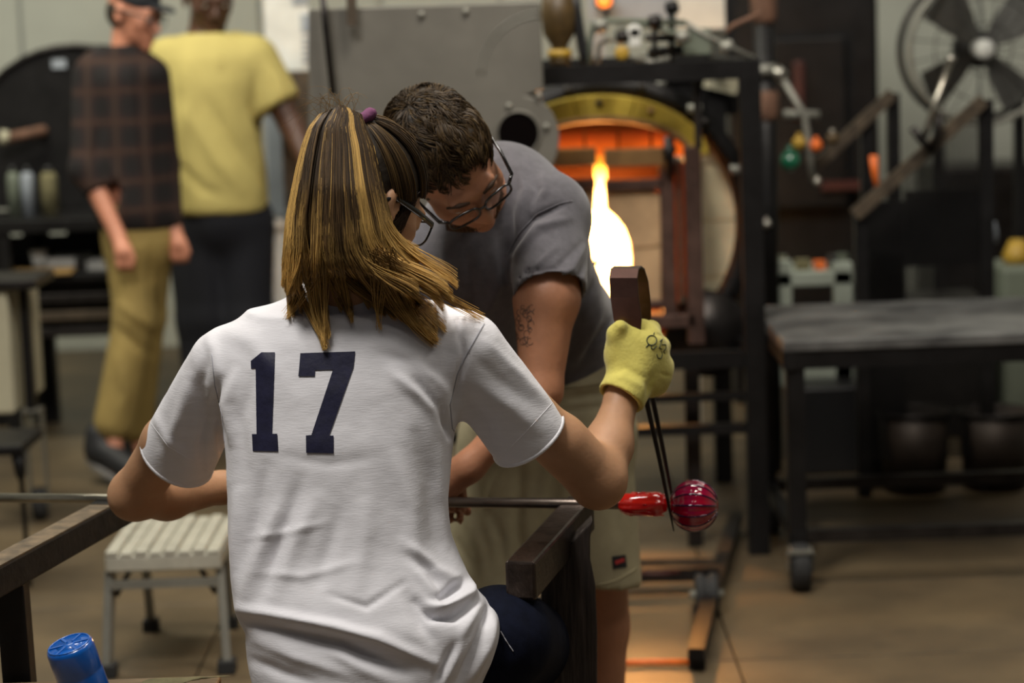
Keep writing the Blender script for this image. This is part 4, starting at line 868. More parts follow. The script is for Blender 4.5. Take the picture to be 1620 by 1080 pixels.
rb = S(41, 3.985); prof = [(max(.012, rb * math.sin(R_(a))), -rb * .95 * math.cos(R_(a))) for a in range(17, 164, 7)] + [(.006, rb * .955), (.001, rb * .955)]
MB().lathe(prof, Gc, gd, 96, lambda t_, h: 1 + .035 * abs(math.cos(7 * t_)) ** .7 + .006 * math.sin(5 * t_ + 200 * h)).build('bulb', 'red_glass', t)
ee = np.cross(gd, A(0, 0, 1)); ee /= np.linalg.norm(ee); ff = np.cross(ee, gd)
for k in range(14):
    ph = (k + .5) * math.pi / 7; o_ = ee * math.cos(ph) + ff * math.sin(ph)
    MB().tube([Gc - gd * rb * .95 * math.cos(R_(a)) + o_ * max(.011, rb * math.sin(R_(a))) * 1.003 for a in range(18, 163, 8)], [.0012 + .0013 * math.sin(R_(a)) for a in range(18, 163, 8)], 6).build('rib', 'purple_rib', t)
# ---- jacks in the gloved hand
t = thing('glass_jacks', 'dark steel jacks gripped in the yellow glove, blades on the glass neck', 'tongs', W(1030, 640, 3.93))
def blade(pts, yy, nm='blade'):
    P = [W(x, y, Y) for x, y, Y in pts]; return MB().tube(P, [.0046, .0046, .0040, .0030, .0010][:len(P)] if len(P) == 5 else .0042, 8).build(nm, 'dark_steel' if nm == 'blade' else 'jack_steel', t)
blade([(1008, 560, 3.90), (1024, 640, 3.91), (1042, 720, 3.93), (1056, 790, 3.95), (1066, 840, 3.955)], 0)
blade([(1022, 560, 3.99), (1034, 638, 4.00), (1048, 705, 4.02), (1060, 768, 4.03), (1068, 812, 4.035)], 0)
# broad spring bow
b = MB(); prof = [((1002, 560), 3.895), ((997, 528), 3.885), ((993, 505), 3.88), ((988, 470), 3.875), ((986, 440), 3.88), ((988, 426), 3.895), ((993, 422), 3.925), ((998, 426), 3.955), ((1004, 445), 3.975), ((1008, 480), 3.985), ((1012, 520), 3.99), ((1016, 560), 3.99)]
V = []; 
for i, ((x, y), Yq) in enumerate(prof):
    c_ = W(x, y, Yq); wv = (S(23, 3.9) if y < 508 else S(23 - (y - 508) * .3, 3.9)); o_ = A(math.cos(R_(12)), -.30, 0); o_ /= np.linalg.norm(o_)
    nx = np.array(W(*prof[min(i + 1, len(prof) - 1)][0], prof[min(i + 1, len(prof) - 1)][1])) - np.array(W(*prof[max(i - 1, 0)][0], prof[max(i - 1, 0)][1])); nn = np.cross(nx, o_); nn /= np.linalg.norm(nn)
    V += [c_ - o_ * wv - nn * .0018, c_ + o_ * wv - nn * .0018, c_ + o_ * wv + nn * .0018, c_ - o_ * wv + nn * .0018]
Fc = [(0, 1, 2, 3), tuple(len(V) - 4 + k for k in (3, 2, 1, 0))] + [(i * 4 + k, (i + 1) * 4 + k, (i + 1) * 4 + (k + 1) % 4, i * 4 + (k + 1) % 4) for i in range(len(prof) - 1) for k in range(4)]
b.add(V, Fc); o = b.build('spring_bow', 'jack_steel', t, bevel=.001)
bm = bmesh.new(); bm.from_mesh(o.data); bmesh.ops.recalc_face_normals(bm, faces=bm.faces); bm.to_mesh(o.data); bm.free()

# ------------------------------------------------------------------ the seated woman
YW = 3.62
SR = W(738, 556, 3.63); ER = W(946, 760, 3.76); WR = W(984, 628, 3.88); HR = W(1012, 560, 3.93)
SL = W(362, 585, 3.67); EL = W(212, 783, 3.84); WL = W(352, 771, 4.00); HL = W(425, 778, 4.12)
hips = W(585, 1110, 3.55); HC = W(578, 318, 3.66); MW = basis(A(.60, .60, -.54), up=A(.1, 0, 1))
KR = W(846, 1020, 3.98); KL = W(560, 1010, 4.05)
t = thing('person', 'seated woman seen from behind in a white shirt numbered 17, blonde-streaked ponytail', 'person', (float(hips[0]), 3.55, 0))
woman = t
s = SDF((-.72, 3.3, -.01), (.36, 4.3, 1.76), .011, ((-.72, 3.5, .72), (.3, 4.2, 1.76), .0042))
TW = head(s, HC, MW, .98)
nk = W(545, 455, 3.62)
s.cone(TW(0, -.018, -.055), nk, .047, .05, .02); s.cone(nk, W(545, 560, 3.65), .050, .06, .04)
s.cone(W(430, 620, 3.66), W(640, 620, 3.66), .07, .07, .04); s.cone(W(540, 620, 3.66), hips + A(0, .03, .10), .085, .08, .04); s.cone(W(540, 530, 3.66), SR, .035, .036, .03); s.cone(W(540, 530, 3.66), SL, .035, .036, .03)
s.ell(hips + A(0, .05, .04), (.12, .08, .07), .03)
for Kn, sx in ((KR, 1), (KL, -1)):
    s.cone(hips + A(.08 * sx, .06, .03), Kn, .060, .052, .03); fo = A(Kn[0], Kn[1] + .12, .07); s.cone(Kn, fo, .050, .034, .02); s.cone(fo + A(0, -.03, -.02), fo + A(0, .14, -.035), .035, .028, .02)
s.cone(SR, ER, .046, .041, .02); s.cone(W(888, 700, 3.72), ER, .045, .041, .02); s.cone(ER, W(962, 705, 3.82), .041, .040, .025); s.cone(W(962, 705, 3.82), WR, .040, .0265, .02); s.cone(WR, HR, .026, .028, .02)
s.cone(SL, W(268, 700, 3.76), .040, .044, .02); s.cone(W(268, 700, 3.76), EL, .044, .039, .02); s.cone(EL, W(265, 782, 3.91), .040, .042, .025); s.cone(W(265, 782, 3.91), WL, .042, .027, .02)
s.cone(WL, HL + A(-.03, -.02, .008), .026, .032, .02, flat=1.3, axis=(0, 1, 0)); hx = HL + A(-.03, -.02, .01)
pipeY = 4.13
for k in range(4):                                   # fingers of the left hand over the pipe
    f0_ = hx + A(.012 + k * .021, .012, .010); s.cone(f0_, f0_ + A(.004, .034, .006), .0095, .009, .004); s.cone(f0_ + A(.004, .034, .006), f0_ + A(.004, .040, -.022), .009, .0085, .004); s.cone(f0_ + A(.004, .040, -.022), f0_ + A(.004, .018, -.034), .0085, .0075, .004)
s.cone(hx + A(0, 0, -.01), hx + A(.035, .02, -.03), .012, .0095, .006); s.cone(hx + A(.035, .02, -.03), hx + A(.06, .03, -.026), .0095, .008, .004)
V, Q = s.net(2); body = fast_mesh('body', V, Q, 'skin_woman', t)
wtree = bvh(V, Q)
for q in (-1, 1):
    e = TW(q * .032, .084, .004); MB().lathe([(.0122 * math.sin(R_(a)) + 1e-4, -.0122 * math.cos(R_(a))) for a in range(6, 175, 14)], e, n=16).build('eye', 'eye_white', t)
# shirt
rowsW = [(488, 400, 690, 3.64, .085), (520, 372, 735, 3.64, .105), (560, 348, 742, 3.64, .118), (600, 344, 738, 3.635, .125), (640, 347, 734, 3.63, .128), (680, 352, 724, 3.62, .128), (720, 356, 718, 3.61, .124), (760, 357, 715, 3.60, .12), (800, 358, 712, 3.59, .118), (850, 358, 717, 3.58, .118),
         (890, 360, 733, 3.57, .122), (925, 363, 750, 3.56, .130), (950, 366, 765, 3.555, .135), (966, 370, 783, 3.55, .138), (985, 384, 795, 3.55, .138), (1010, 383, 797, 3.55, .14), (1045, 388, 786, 3.55, .145), (1080, 398, 770, 3.55, .15), (1120, 410, 752, 3.55, .15), (1150, 420, 735, 3.55, .15)]
rows = []
for y, xl, xr, Y, b_ in rowsW:
    c_ = W((xl + xr) / 2, y, Y); rows.append((c_[2], c_[0], Y, S((xr - xl) / 2, Y), b_))
s = SDF((-.68, 3.36, .46), (.30, 3.98, 1.32), .0042)
s.loft(rows, .01, 2.35)
s.cone(W(535, 505, 3.64), W(392, 566, 3.64), S(66, YW), S(58, YW), .03); s.cone(W(560, 505, 3.64), W(712, 560, 3.64), S(66, YW), S(62, YW), .03)
s.cone(W(520, 486, 3.63), W(565, 486, 3.63), S(52, YW), S(52, YW), .03)
# sleeves
hr = W(838, 694, 3.695); hl = W(279, 722, 3.775)
ar = (hr - SR) / np.linalg.norm(hr - SR); al = (hl - SL) / np.linalg.norm(hl - SL)
s.cone(SR, hr + ar * .01, S(62, 3.63), S(66, 3.68), .03); s.cone(W(354, 577, 3.66), hl + al * .01, S(57, 3.66), S(65, 3.75), .03)
s.cut(hr, ar + A(.0, 0, .02), .13); s.cut(hl, al + A(-.04, 0, .03), .13)
s.cone(hr - ar * .10, hr + ar * .05, S(50, 3.68), S(63, 3.68), .004, 'sub'); s.cone(hl - al * .10, hl + al * .05, S(49, 3.75), S(61, 3.75), .004, 'sub')
s.cut((0, 0, rows[-1][0] + .012), (0, 0, -1))
V, Q = s.net(2)
FL = [([(722, 505), (735, 560), (722, 620), (712, 690)], 5, -.004), ([(352, 600), (338, 640), (350, 690), (352, 742)], 7, -.009), ([(372, 590), (360, 640), (364, 700)], 8, .006), ([(330, 560), (316, 610), (330, 690)], 9, -.005),
      ([(300, 600), (285, 660), (262, 720)], 12, .005), ([(330, 640), (318, 700), (322, 750)], 7, -.006), ([(240, 650), (262, 690), (300, 735)], 8, .003),
      ([(345, 700), (352, 760), (349, 800)], 8, .005), ([(400, 600), (380, 660), (384, 760)], 12, -.004),
      ([(655, 600), (690, 640), (708, 680)], 7, -.006), ([(620, 590), (665, 625), (700, 660)], 10, .005), ([(640, 560), (690, 600), (712, 630)], 9, .004), ([(600, 560), (650, 570), (700, 600)], 10, -.003),
      ([(700, 640), (716, 690), (740, 690)], 6, -.008), ([(735, 620), (770, 665), (782, 720)], 10, -.004), ([(728, 640), (760, 690), (786, 735)], 7, .004), ([(745, 560), (790, 600), (860, 650)], 12, -.003), ([(740, 600), (800, 640), (850, 680)], 12, .0035), ([(770, 540), (820, 590), (868, 636)], 8, .0025),
      ([(660, 690), (680, 760), (690, 850), (715, 900)], 14, -.006), ([(625, 720), (650, 800), (660, 900)], 14, .005), ([(695, 710), (700, 780), (712, 860)], 7, .004),
      ([(440, 800), (410, 880), (385, 950)], 13, .0065), ([(500, 790), (465, 860), (440, 940)], 14, .005), ([(420, 740), (405, 820), (380, 900)], 12, -.005), ([(475, 760), (445, 850), (415, 940)], 12, -.0055), ([(540, 800), (520, 870), (500, 930)], 14, -.004), ([(580, 780), (575, 870), (560, 940)], 16, .004), ([(375, 780), (370, 860), (368, 930)], 9, .004),
      ([(366, 962), (430, 972), (520, 990), (600, 1010), (690, 1050)], 9, .009), ([(380, 984), (450, 1000), (540, 1020), (640, 1060)], 12, -.012), ([(395, 1010), (470, 1040), (560, 1070)], 10, .004), ([(390, 1040), (450, 1065), (500, 1080)], 9, -.004), ([(520, 1020), (560, 1050), (620, 1080)], 12, .004),
      ([(735, 918), (712, 938), (690, 950)], 8, -.012), ([(752, 905), (742, 940), (700, 962), (672, 958)], 8, .011), ([(748, 955), (720, 975), (685, 975), (660, 950)], 7, -.011), ([(760, 950), (730, 1010), (700, 1080)], 8, .009), ([(776, 960), (755, 1020), (725, 1080)], 6, -.009), ([(786, 975), (772, 1020), (742, 1080)], 6, .007), ([(745, 985), (712, 1040), (690, 1080)], 8, -.009), ([(640, 930), (670, 990), (690, 1020)], 12, -.007), ([(655, 900), (690, 940), (700, 965)], 9, .005), ([(640, 860), (690, 900), (738, 925)], 10, .006), ([(650, 880), (680, 900), (700, 935)], 9, -.006), ([(765, 935), (775, 955), (770, 985)], 5, -.008),
      ([(390, 850), (440, 845), (520, 825)], 6, .002), ([(400, 905), (480, 912), (560, 890)], 7, .002), ([(520, 940), (580, 960), (640, 920)], 6, -.003), ([(440, 720), (520, 735), (600, 722)], 10, -.0015),
      ([(350, 520), (400, 540), (440, 600)], 16, .003), ([(330, 530), (350, 600), (352, 660)], 10, .004)]
V = folds(V, Q, [(p, w, h * 1.35) for p, w, h in FL])
import mathutils.noise as mn
_n = vnormals(V, Q); V = V + _n * np.array([.0010 * mn.noise(Vector((p[0] * 34, p[1] * 20, p[2] * 11 + p[0] * 14))) + .0004 * mn.noise(Vector((p[0] * 46 + 9, p[1] * 40, p[2] * 62))) for p in V])[:, None]
shirt = fast_mesh('shirt', V, Q, 'white_shirt', t)
for c0_, ax_, n_, r_h in ((hr, ar, ar + A(.0, 0, .02), S(63.5, 3.68)), (hl, al, al + A(-.04, 0, .03), S(62, 3.75))):
    e1 = np.cross(ax_, A(0, 1, 0)); e1 /= np.linalg.norm(e1); e2 = np.cross(ax_, e1); pts_ = []
    for k in range(36): o_ = e1 * math.cos(k * .17453) + e2 * math.sin(k * .17453); pts_.append(c0_ - ax_ * .004 + o_ * r_h - ax_ * (o_ @ n_) * r_h / (ax_ @ n_))
    MB().tube(pts_, .0042, 8, closed=True).build('sleeve_hem', 'white_shirt', shirt)
tree = bvh(V, Q); shirt['label'] = 'white cotton T-shirt'
one = [(518, 330), (555, 300), (602, 300), (592, 582), (610, 582), (613, 643), (525, 642), (522, 583), (538, 583), (535, 356), (519, 356)]
sev = [(690, 303), (880, 297), (874, 352), (790, 588), (805, 588), (805, 650), (710, 648), (709, 588), (728, 586), (803, 360), (741, 362), (740, 383), (683, 383)]
for g_, lb in ((one, 'navy figure 1'), (sev, 'navy figure 7')):
    v_, f_ = decal(tree, [(160 + x / 2.189, 420 + y / 2.189) for x, y in g_], 5, .0014); MB().add(v_, f_, True).build('number', 'navy_print', shirt)['label'] = lb
def seam(tr, pts, r, m, par, nm='seam', lift=.0005, n=40):
    P = []; pts = np.array(pts, float); dd = np.r_[0, np.cumsum(np.linalg.norm(np.diff(pts, axis=0), axis=1))]
    for u in np.linspace(0, dd[-1], n):
        h_ = hit(tr, np.interp(u, dd, pts[:, 0]), np.interp(u, dd, pts[:, 1]), lift)
        if h_ is not None and (not P or np.linalg.norm(h_ - P[-1]) < .05): P.append(h_)
    if len(P) > 2: MB().tube(P, r, 5).build(nm, m, par)
seam(tree, [(766, 512), (744, 550), (724, 590), (712, 640), (716, 680), (738, 700)], .0011, 'seam', shirt)
seam(tree, [(335, 560), (340, 610), (352, 660), (355, 700)], .0009, 'seam', shirt)
seam(tree, [(874, 637), (830, 685), (788, 726)], .0006, 'white_shirt', shirt, 'hem_stitch', -.0001)
seam(tree, [(238, 668), (266, 706), (332, 745)], .0006, 'white_shirt', shirt, 'hem_stitch', -.0001)
# jeans
s = SDF((-.45, 3.3, .0), (.30, 4.35, .80), .010)
s.ell(hips + A(0.02, .03, .03), (.15, .11, .12), .04); s.cone(hips + A(.08, .05, .02), KR + A(-.02, -.02, 0), .09, .078, .04); s.cone(W(790, 1010, 3.62), KR, .088, .075, .04); s.cone(hips + A(-.09, .02, .02), KL, .10, .075, .04)
for Kn in (KR, KL): s.cone(Kn, A(Kn[0], Kn[1] + .12, .07), .07, .05, .03); s.cut((Kn[0], Kn[1] + .12, .085), (0, 0, -1), .12)
V, Q = s.net(2); V = folds(V, Q, [([(800, 960), (830, 1000), (840, 1060)], 7, .005), ([(780, 1000), (810, 1040)], 6, -.005)])
jeans = fast_mesh('jeans', V, Q, 'denim', t); seam(bvh(V, Q), [(792, 998), (800, 1012), (812, 1030)], .0010, 'seam', jeans)
for Kn in (KR, KL):
    s = SDF((Kn[0] - .08, Kn[1] - .02, -.002), (Kn[0] + .08, Kn[1] + .36, .14), .006); fo = A(Kn[0], Kn[1] + .12, .07); s.cone(fo + A(0, -.02, -.02), fo + A(0, .16, -.03), .045, .040, .02); s.cone(fo + A(0, 0, 0), fo + A(0, 0, .03), .045, .045, .02); s.cut((0, 0, 0.0), (0, 0, -1)); V, Q = s.net(1); fast_mesh('shoe', V, Q, 'shoe_black', t)
# glove
s = SDF((.08, 3.72, .86), (.34, 4.12, 1.18), .0032)
g = lambda x, y, Y: W(x, y, Y)
s.cone(g(990, 620, 3.875), g(1003, 585, 3.90), S(33, 3.88), S(37, 3.9), .02); s.cone(g(1003, 590, 3.90), g(1008, 548, 3.91), S(39, 3.9), S(42, 3.9), .02, flat=1.15, axis=(0, 1, 0)); s.cone(g(1008, 550, 3.91), g(1030, 585, 3.93), S(40, 3.9), S(36, 3.9), .02)
s.cone(g(984, 560, 3.90), g(992, 530, 3.90), S(27, 3.9), S(25, 3.9), .015)
# thumb up the left side, fingers curling round the far side of the handle
s.cone(g(978, 566, 3.90), g(974, 528, 3.885), .018, .0135, .014); s.cone(g(974, 528, 3.885), g(981, 516, 3.875), .0135, .0115, .010)
for k, (x, y) in enumerate(((1030, 522), (1044, 548), (1049, 578), (1042, 608))):
    a_ = g(x - 14, y + 4, 3.905); b_ = g(x, y, 3.945); c_ = g(x - 10, y + 2, 3.985); d_ = g(x - 34, y + 2, 3.99); rk = (.0165, .0175, .017, .015)[k]
    s.cone(a_, b_, rk, rk, .012); s.cone(b_, c_, rk, rk * .95, .006); s.cone(c_, d_, rk * .95, rk * .85, .005)
s.cone(g(1020, 560, 3.92), g(1028, 600, 3.93), .028, .026, .02)
# cuff: flared, open
cu = WR - HR; cu /= np.linalg.norm(cu); cc_ = g(980, 628, 3.872)
s.cone(g(998, 598, 3.89), g(979, 634, 3.868), S(34, 3.88), S(40, 3.87), .012)
s.cut(g(981, 630, 3.87), cu + A(-.15, 0, -.05), .07)
s.cone(g(990, 600, 3.885), g(972, 652, 3.86), S(27, 3.87), S(34, 3.86), .003, 'sub')
V, Q = s.net(2)
V = folds(V, Q, [([(962, 590), (990, 582), (1020, 598), (1030, 620)], 6, -.0035), ([(956, 602), (985, 596), (1016, 612), (1024, 640)], 5, .002), ([(1000, 512), (1004, 540), (1030, 600), (1022, 636)], 5, -.002), ([(966, 520), (972, 548), (964, 576)], 7, .0015), ([(1036, 585), (1030, 610), (1022, 628)], 5, -.0025), ([(1012, 560), (1030, 590)], 8, .002), ([(1044, 555), (1058, 560)], 3, -.002), ([(1044, 590), (1062, 596)], 3, -.002), ([(1036, 528), (1052, 532)], 3, -.0015)])
glove = fast_mesh('glove', V, Q, 'glove', t); glove['label'] = 'yellow knit work glove'; gt = bvh(V, Q)
for L_ in ([(1022, 549), (1026, 545), (1031, 546), (1030, 551), (1034, 552), (1039, 547)], [(1031 + 8 * math.cos(k * .6), 537 + 8 * math.sin(k * .6) + 1) for k in range(12)], [(1047, 545), (1053, 545), (1054, 550), (1050, 556), (1052, 559)], [(1044, 540), (1048, 536), (1043, 550), (1047, 552)], [(1039, 560), (1041, 566), (1046, 567), (1048, 561), (1047, 556)], [(1034, 529), (1035, 526)]):
    seam(gt, L_, .0009, 'ink', glove, 'marker_line', .0006, 24)
glasses(t, TW, .028, .022)
MATS['black_frame']
# ---- hair
def jit(n, s_): return rng.normal(0, s_, n)
base = A(0, 0, 0)
cols = {'dark': A(.030, .014, .006), 'brown': A(.078, .045, .019), 'light': A(.24, .14, .047), 'gold': A(.60, .37, .11)}
# cap on the scalp
s = SDF(HC - .16, HC + .16, .005)
s.ell(TW(0, -.018, .034), (.078, .098, .090), .01, MW); s.ell(TW(0, -.05, -.03), (.070, .06, .075), .02, MW); s.ell(TW(0, .115, -.075), (.085, .085, .118), .006, MW, 'sub')
for q in (-1, 1): s.ell(TW(q * .08, .0, -.010), (.022, .024, .036), .006, MW, 'sub'); s.ell(TW(q * .075, .045, -.06), (.03, .06, .06), .006, MW, 'sub')
TIE = W(566, 190, 3.63)
s.cone(TIE, TIE + (HC - TIE) * .35, .018, .045, .03)
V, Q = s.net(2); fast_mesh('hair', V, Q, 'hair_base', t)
# scalp strands from the hairline back up to the tie
N = 1500; Tn = 14
th = rng.uniform(-math.pi, math.pi, N); P = np.zeros((N, Tn, 3)); hue = np.zeros((N, Tn, 3)); tt = np.linspace(0, 1, Tn)
Mi = MW.T; tl = Mi @ (TIE - HC)
for i in range(N):
    a_ = th[i]; front = math.cos(a_)                 # 0 = forehead
    if front > .35: st = A(math.sin(a_) * .080, .058 + .012 * rng.random(), .070 - .03 * abs(math.sin(a_)))
    else: st = A(math.copysign(.076, math.sin(a_)), .035 + .10 * (front - .35) * .55, .028 - .03 * (.35 - front))
    if front < -.4: st = A(math.sin(a_) * .055, -.085, -.06 + .02 * rng.random())
    lift = .001 + .006 * rng.random()
    for j, u in enumerate(tt):
        p = st * (1 - u) + tl * u; c0 = A(0, -.018, .034); d_ = p - c0; r_ = A(.0785, .0985, .0905) + lift
        k_ = np.sqrt((d_ / r_) @ (d_ / r_)); e_ = max(0, (u - .82) / .18); p = c0 + d_ / max(k_, 1e-6) * (1 - e_) + (p - c0) * e_
        P[i, j] = HC + MW @ p
    P[i] += rng.normal(0, .0012, (1, 3)) * (1 - tt[:, None] * .5)
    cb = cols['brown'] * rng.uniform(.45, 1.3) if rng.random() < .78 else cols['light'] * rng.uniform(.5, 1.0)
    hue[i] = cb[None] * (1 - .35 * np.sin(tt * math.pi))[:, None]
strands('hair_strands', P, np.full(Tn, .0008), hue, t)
# loose short curls on the temple
N = 90; P = np.zeros((N, Tn, 3)); hue = np.zeros((N, Tn, 3))
for i in range(N):
    st = TW(.073, .022 + rng.uniform(-.008, .016), .022 + rng.uniform(-.01, .02)); dn = TW(.0725, .024 + rng.uniform(-.012, .012), -.028 + rng.uniform(-.03, .012)) 
    for j, u in enumerate(tt): P[i, j] = st + (dn - st) * u + A(.003 * math.sin(u * 5 + i), -.002 - .002 * math.sin(u * 3 + i), .002 * math.sin(u * 7 + i))
    hue[i] = cols['dark'] * rng.uniform(.5, 1.6)
strands('sideburn_strands', P, np.full(Tn, .0006), hue, t)
MB().tube([TIE + A(.018 * math.cos(k * .52) + .004, .018 * math.sin(k * .52), .010 * math.cos(k * .52)) for k in range(12)], [.009 + .002 * (k % 2) for k in range(12)], 8, closed=True).build('hair_tie', 'purple_cloth', t)
# ponytail
prow = np.array([(166, 524, 556), (180, 505, 572), (200, 489, 578), (230, 478, 590), (265, 469, 598), (300, 462, 606), (340, 454, 617), (380, 450, 626), (410, 449, 634), (440, 450, 646), (470, 452, 656), (500, 452, 670), (560, 452, 700)], float)
def ptail(u, y, lay):                                # u -1..1 across, lay 0..1 depth layer (1 = outside)
    xl = np.interp(y, prow[:, 0], prow[:, 1]); xr = np.interp(y, prow[:, 0], prow[:, 2]); x = (xl + xr) / 2 + u * (xr - xl) / 2
    Yc = np.interp(y, [166, 200, 300, 420, 470, 560], [3.60, 3.59, 3.565, 3.545, 3.540, 3.535]); bd = np.interp(y, [166, 200, 300, 400, 450, 500], [.02, .035, .06, .06, .035, .012])
    return W(x, y, Yc - bd * math.sqrt(max(0, 1 - u * u)) * (.4 + .6 * lay))
V = []; nr = 24
ysl = np.linspace(172, 428, 16)
for y in ysl:
    xl = np.interp(y, prow[:, 0], prow[:, 1]) + 7 + max(0, y - 380) * .5; xr = np.interp(y, prow[:, 0], prow[:, 2]) - 7 - max(0, y - 380) * .6; Yc = np.interp(y, [166, 200, 300, 420, 470], [3.60, 3.60, 3.585, 3.575, 3.58]); bd = np.interp(y, [166, 200, 300, 400, 455], [.018, .03, .055, .05, .02]) * .86
    for k in range(nr):
        a_ = 2 * math.pi * k / nr; V.append(W((xl + xr) / 2 + (xr - xl) / 2 * math.cos(a_), y, Yc + bd * math.sin(a_)))
b = MB(); b.add(V, [(i * nr + k, i * nr + (k + 1) % nr, (i + 1) * nr + (k + 1) % nr, (i + 1) * nr + k) for i in range(len(ysl) - 1) for k in range(nr)] + [tuple(range(nr)), tuple(reversed(range(len(V) - nr, len(V))))], True)
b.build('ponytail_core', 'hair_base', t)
TIPS = [(-1, 447, 470), (-.95, 452, 492), (-.88, 466, 470), (-.8, 472, 500), (-.7, 486, 478), (-.6, 516, 550), (-.5, 512, 538), (-.42, 500, 500), (-.3, 548, 492), (-.2, 560, 512), (-.1, 600, 498), (0, 620, 508), (.1, 640, 506), (.2, 690, 543), (.28, 684, 532), (.36, 655, 498), (.45, 700, 500), (.55, 690, 520), (.60, 694, 536), (.68, 640, 490), (.78, 712, 484), (.88, 680, 468), (.95, 660, 458), (1.0, 648, 450)]
CL = 74; cu_ = np.sort(rng.uniform(-1, 1, CL)); ctip = []; ctone = []; cgold = []
for c_ in range(CL):
    u = cu_[c_] + rng.normal(0, .12); k_ = min(TIPS, key=lambda q: abs(q[0] - u)); sh_ = rng.random()
    tip = (k_[1] + rng.normal(0, 7), k_[2] + rng.normal(0, 5)) if sh_ < .62 else (k_[1] + rng.normal(0, 10), k_[2] - rng.uniform(8, 40))
    ctip.append(tip); ctone.append(rng.uniform(.30, 1.25)); cgold.append(rng.random())
N = 7600; Tn = 24; tt = np.linspace(0, 1, Tn); P = np.zeros((N, Tn, 3)); hue = np.zeros((N, Tn, 3)); RR = np.zeros((N, Tn))
for i in range(N):
    c_ = int(rng.integers(CL)); u0 = max(-1, min(1, cu_[c_] + rng.normal(0, .03))); lay = rng.random() ** .7; ys_ = 166 + 14 * u0 * u0 + rng.uniform(0, 14)
    amp = .02 + .05 * ctone[c_] * .6; phc = c_ * 1.7; spread = rng.normal(0, .05)
    yb = 372 + 18 * math.sin(c_ * 2.1) - 22 * max(0, u0); tx, ty_ = ctip[c_]; tx += rng.normal(0, 1.3); ty_ += rng.normal(0, 2) - rng.exponential(6)
    f1_ = .62; pb = ptail(max(-1, min(1, u0 + amp * math.sin(3.1 + phc) * .62)), yb, lay); pbx, pby = proj(pb[None])[0]; pp_ = proj(ptail(max(-1, min(1, u0)), yb - 12, lay)[None])[0]
    tgx, tgy = (pbx - pp_[0]), (pby - pp_[1]); lt = math.hypot(tgx, tgy) + 1e-6; Lb_ = math.hypot(tx - pbx, ty_ - pby); side = (tx - pbx)
    c1x, c1y = pbx + tgx / lt * Lb_ * .40, pby + tgy / lt * Lb_ * .40; c2x, c2y = tx - side * .28 - rng.normal(0, 2), ty_ - Lb_ * .18
    off = (rng.normal(0, 2.4), rng.normal(0, 1.2))
    for j, v in enumerate(tt):
        if v <= f1_:
            w_ = v / f1_; y = ys_ + (yb - ys_) * w_; uu = u0 + spread * (1 - w_) * w_ * 4 * .5 + amp * math.sin(w_ * 3.1 + phc) * w_ * .62; P[i, j] = ptail(max(-1.02, min(1.02, uu)), y, lay)
        else:
            w_ = (v - f1_) / (1 - f1_); m_ = 1 - w_
            x = m_ ** 3 * pbx + 3 * m_ * m_ * w_ * c1x + 3 * m_ * w_ * w_ * c2x + w_ ** 3 * tx + off[0] * w_ * m_ * 4 * .7; y = m_ ** 3 * pby + 3 * m_ * m_ * w_ * c1y + 3 * m_ * w_ * w_ * c2y + w_ ** 3 * ty_ + off[1] * w_ * m_ * 3
            h_ = hit(tree, x, y, .002 + .010 * lay) if w_ > .15 else None; Yd = pb[1] + .010 * w_
            if h_ is not None: k_ = min(1, (w_ - .1) * 1.6); Yd = min(pb[1] * (1 - k_) + h_[1] * k_, h_[1])
            P[i, j] = W(x, y, Yd)
    isg = (u0 < -.86 and rng.random() < .75) or (.40 < u0 < .62 and lay > .3 and rng.random() < .8) or rng.random() < .03
    top = cols['gold'] * rng.uniform(.6, 1.1) if isg else cols['brown'] * ctone[c_] * rng.uniform(.55, 1.3)
    if not isg and rng.random() < .07: top = cols['light'] * rng.uniform(.6, 1.2)
    tipc = (cols['gold'] * rng.uniform(.75, 1.45)) if rng.random() < .55 + .4 * cgold[c_] else cols['light'] * rng.uniform(.6, 1.5)
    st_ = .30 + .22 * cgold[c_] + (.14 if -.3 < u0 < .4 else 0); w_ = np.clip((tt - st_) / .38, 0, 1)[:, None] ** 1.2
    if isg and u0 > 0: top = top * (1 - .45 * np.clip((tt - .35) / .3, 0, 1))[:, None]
    hue[i] = top * (1 - w_) + tipc * w_; RR[i] = .00052 * (1 - .55 * np.clip((tt - .8) / .2, 0, 1))
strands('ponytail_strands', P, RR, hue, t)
Tn = 18; tt = np.linspace(0, 1, Tn)
# long strands that sweep over the right shoulder, and flyaways
N = 130; P = np.zeros((N, Tn, 3)); hue = np.zeros((N, Tn, 3))
ends = [(690, 543), (762, 502), (640, 505), (515, 552), (452, 500), (760, 500), (600, 520), (688, 540)]
for i in range(N):
    ex, ey = ends[i % len(ends)]; ex += rng.normal(0, 4); ey += rng.normal(0, 4); x0 = 600 + rng.uniform(-20, 25) if ex > 560 else 500 + rng.uniform(-25, 25); y0 = 400 + rng.uniform(-10, 20)
    mx, my = (x0 * .45 + ex * .55, y0 * .2 + ey * .8 - (22 if ex > 700 else 4)) ; mx -= 10 if ex > 600 else 0
    for j, v in enumerate(tt):
        x = (1 - v) ** 2 * x0 + 2 * v * (1 - v) * mx + v * v * ex; y = (1 - v) ** 2 * y0 + 2 * v * (1 - v) * my + v * v * ey
        h_ = hit(tree, x, y, .002 + .004 * (i % 3)); Y = 3.50 * (1 - v) + (min(h_[1], 3.62) if h_ is not None else 3.58) * v; P[i, j] = W(x, y, min(Y, (h_[1] if h_ is not None else 9)))
    hue[i] = (cols['light'] * rng.uniform(.6, 1.4))[None] * (1 - tt[:, None]) + (cols['gold'] * rng.uniform(.9, 1.5))[None] * tt[:, None]
strands('shoulder_strands', P, .0008 * (1 - .6 * tt), hue, t)
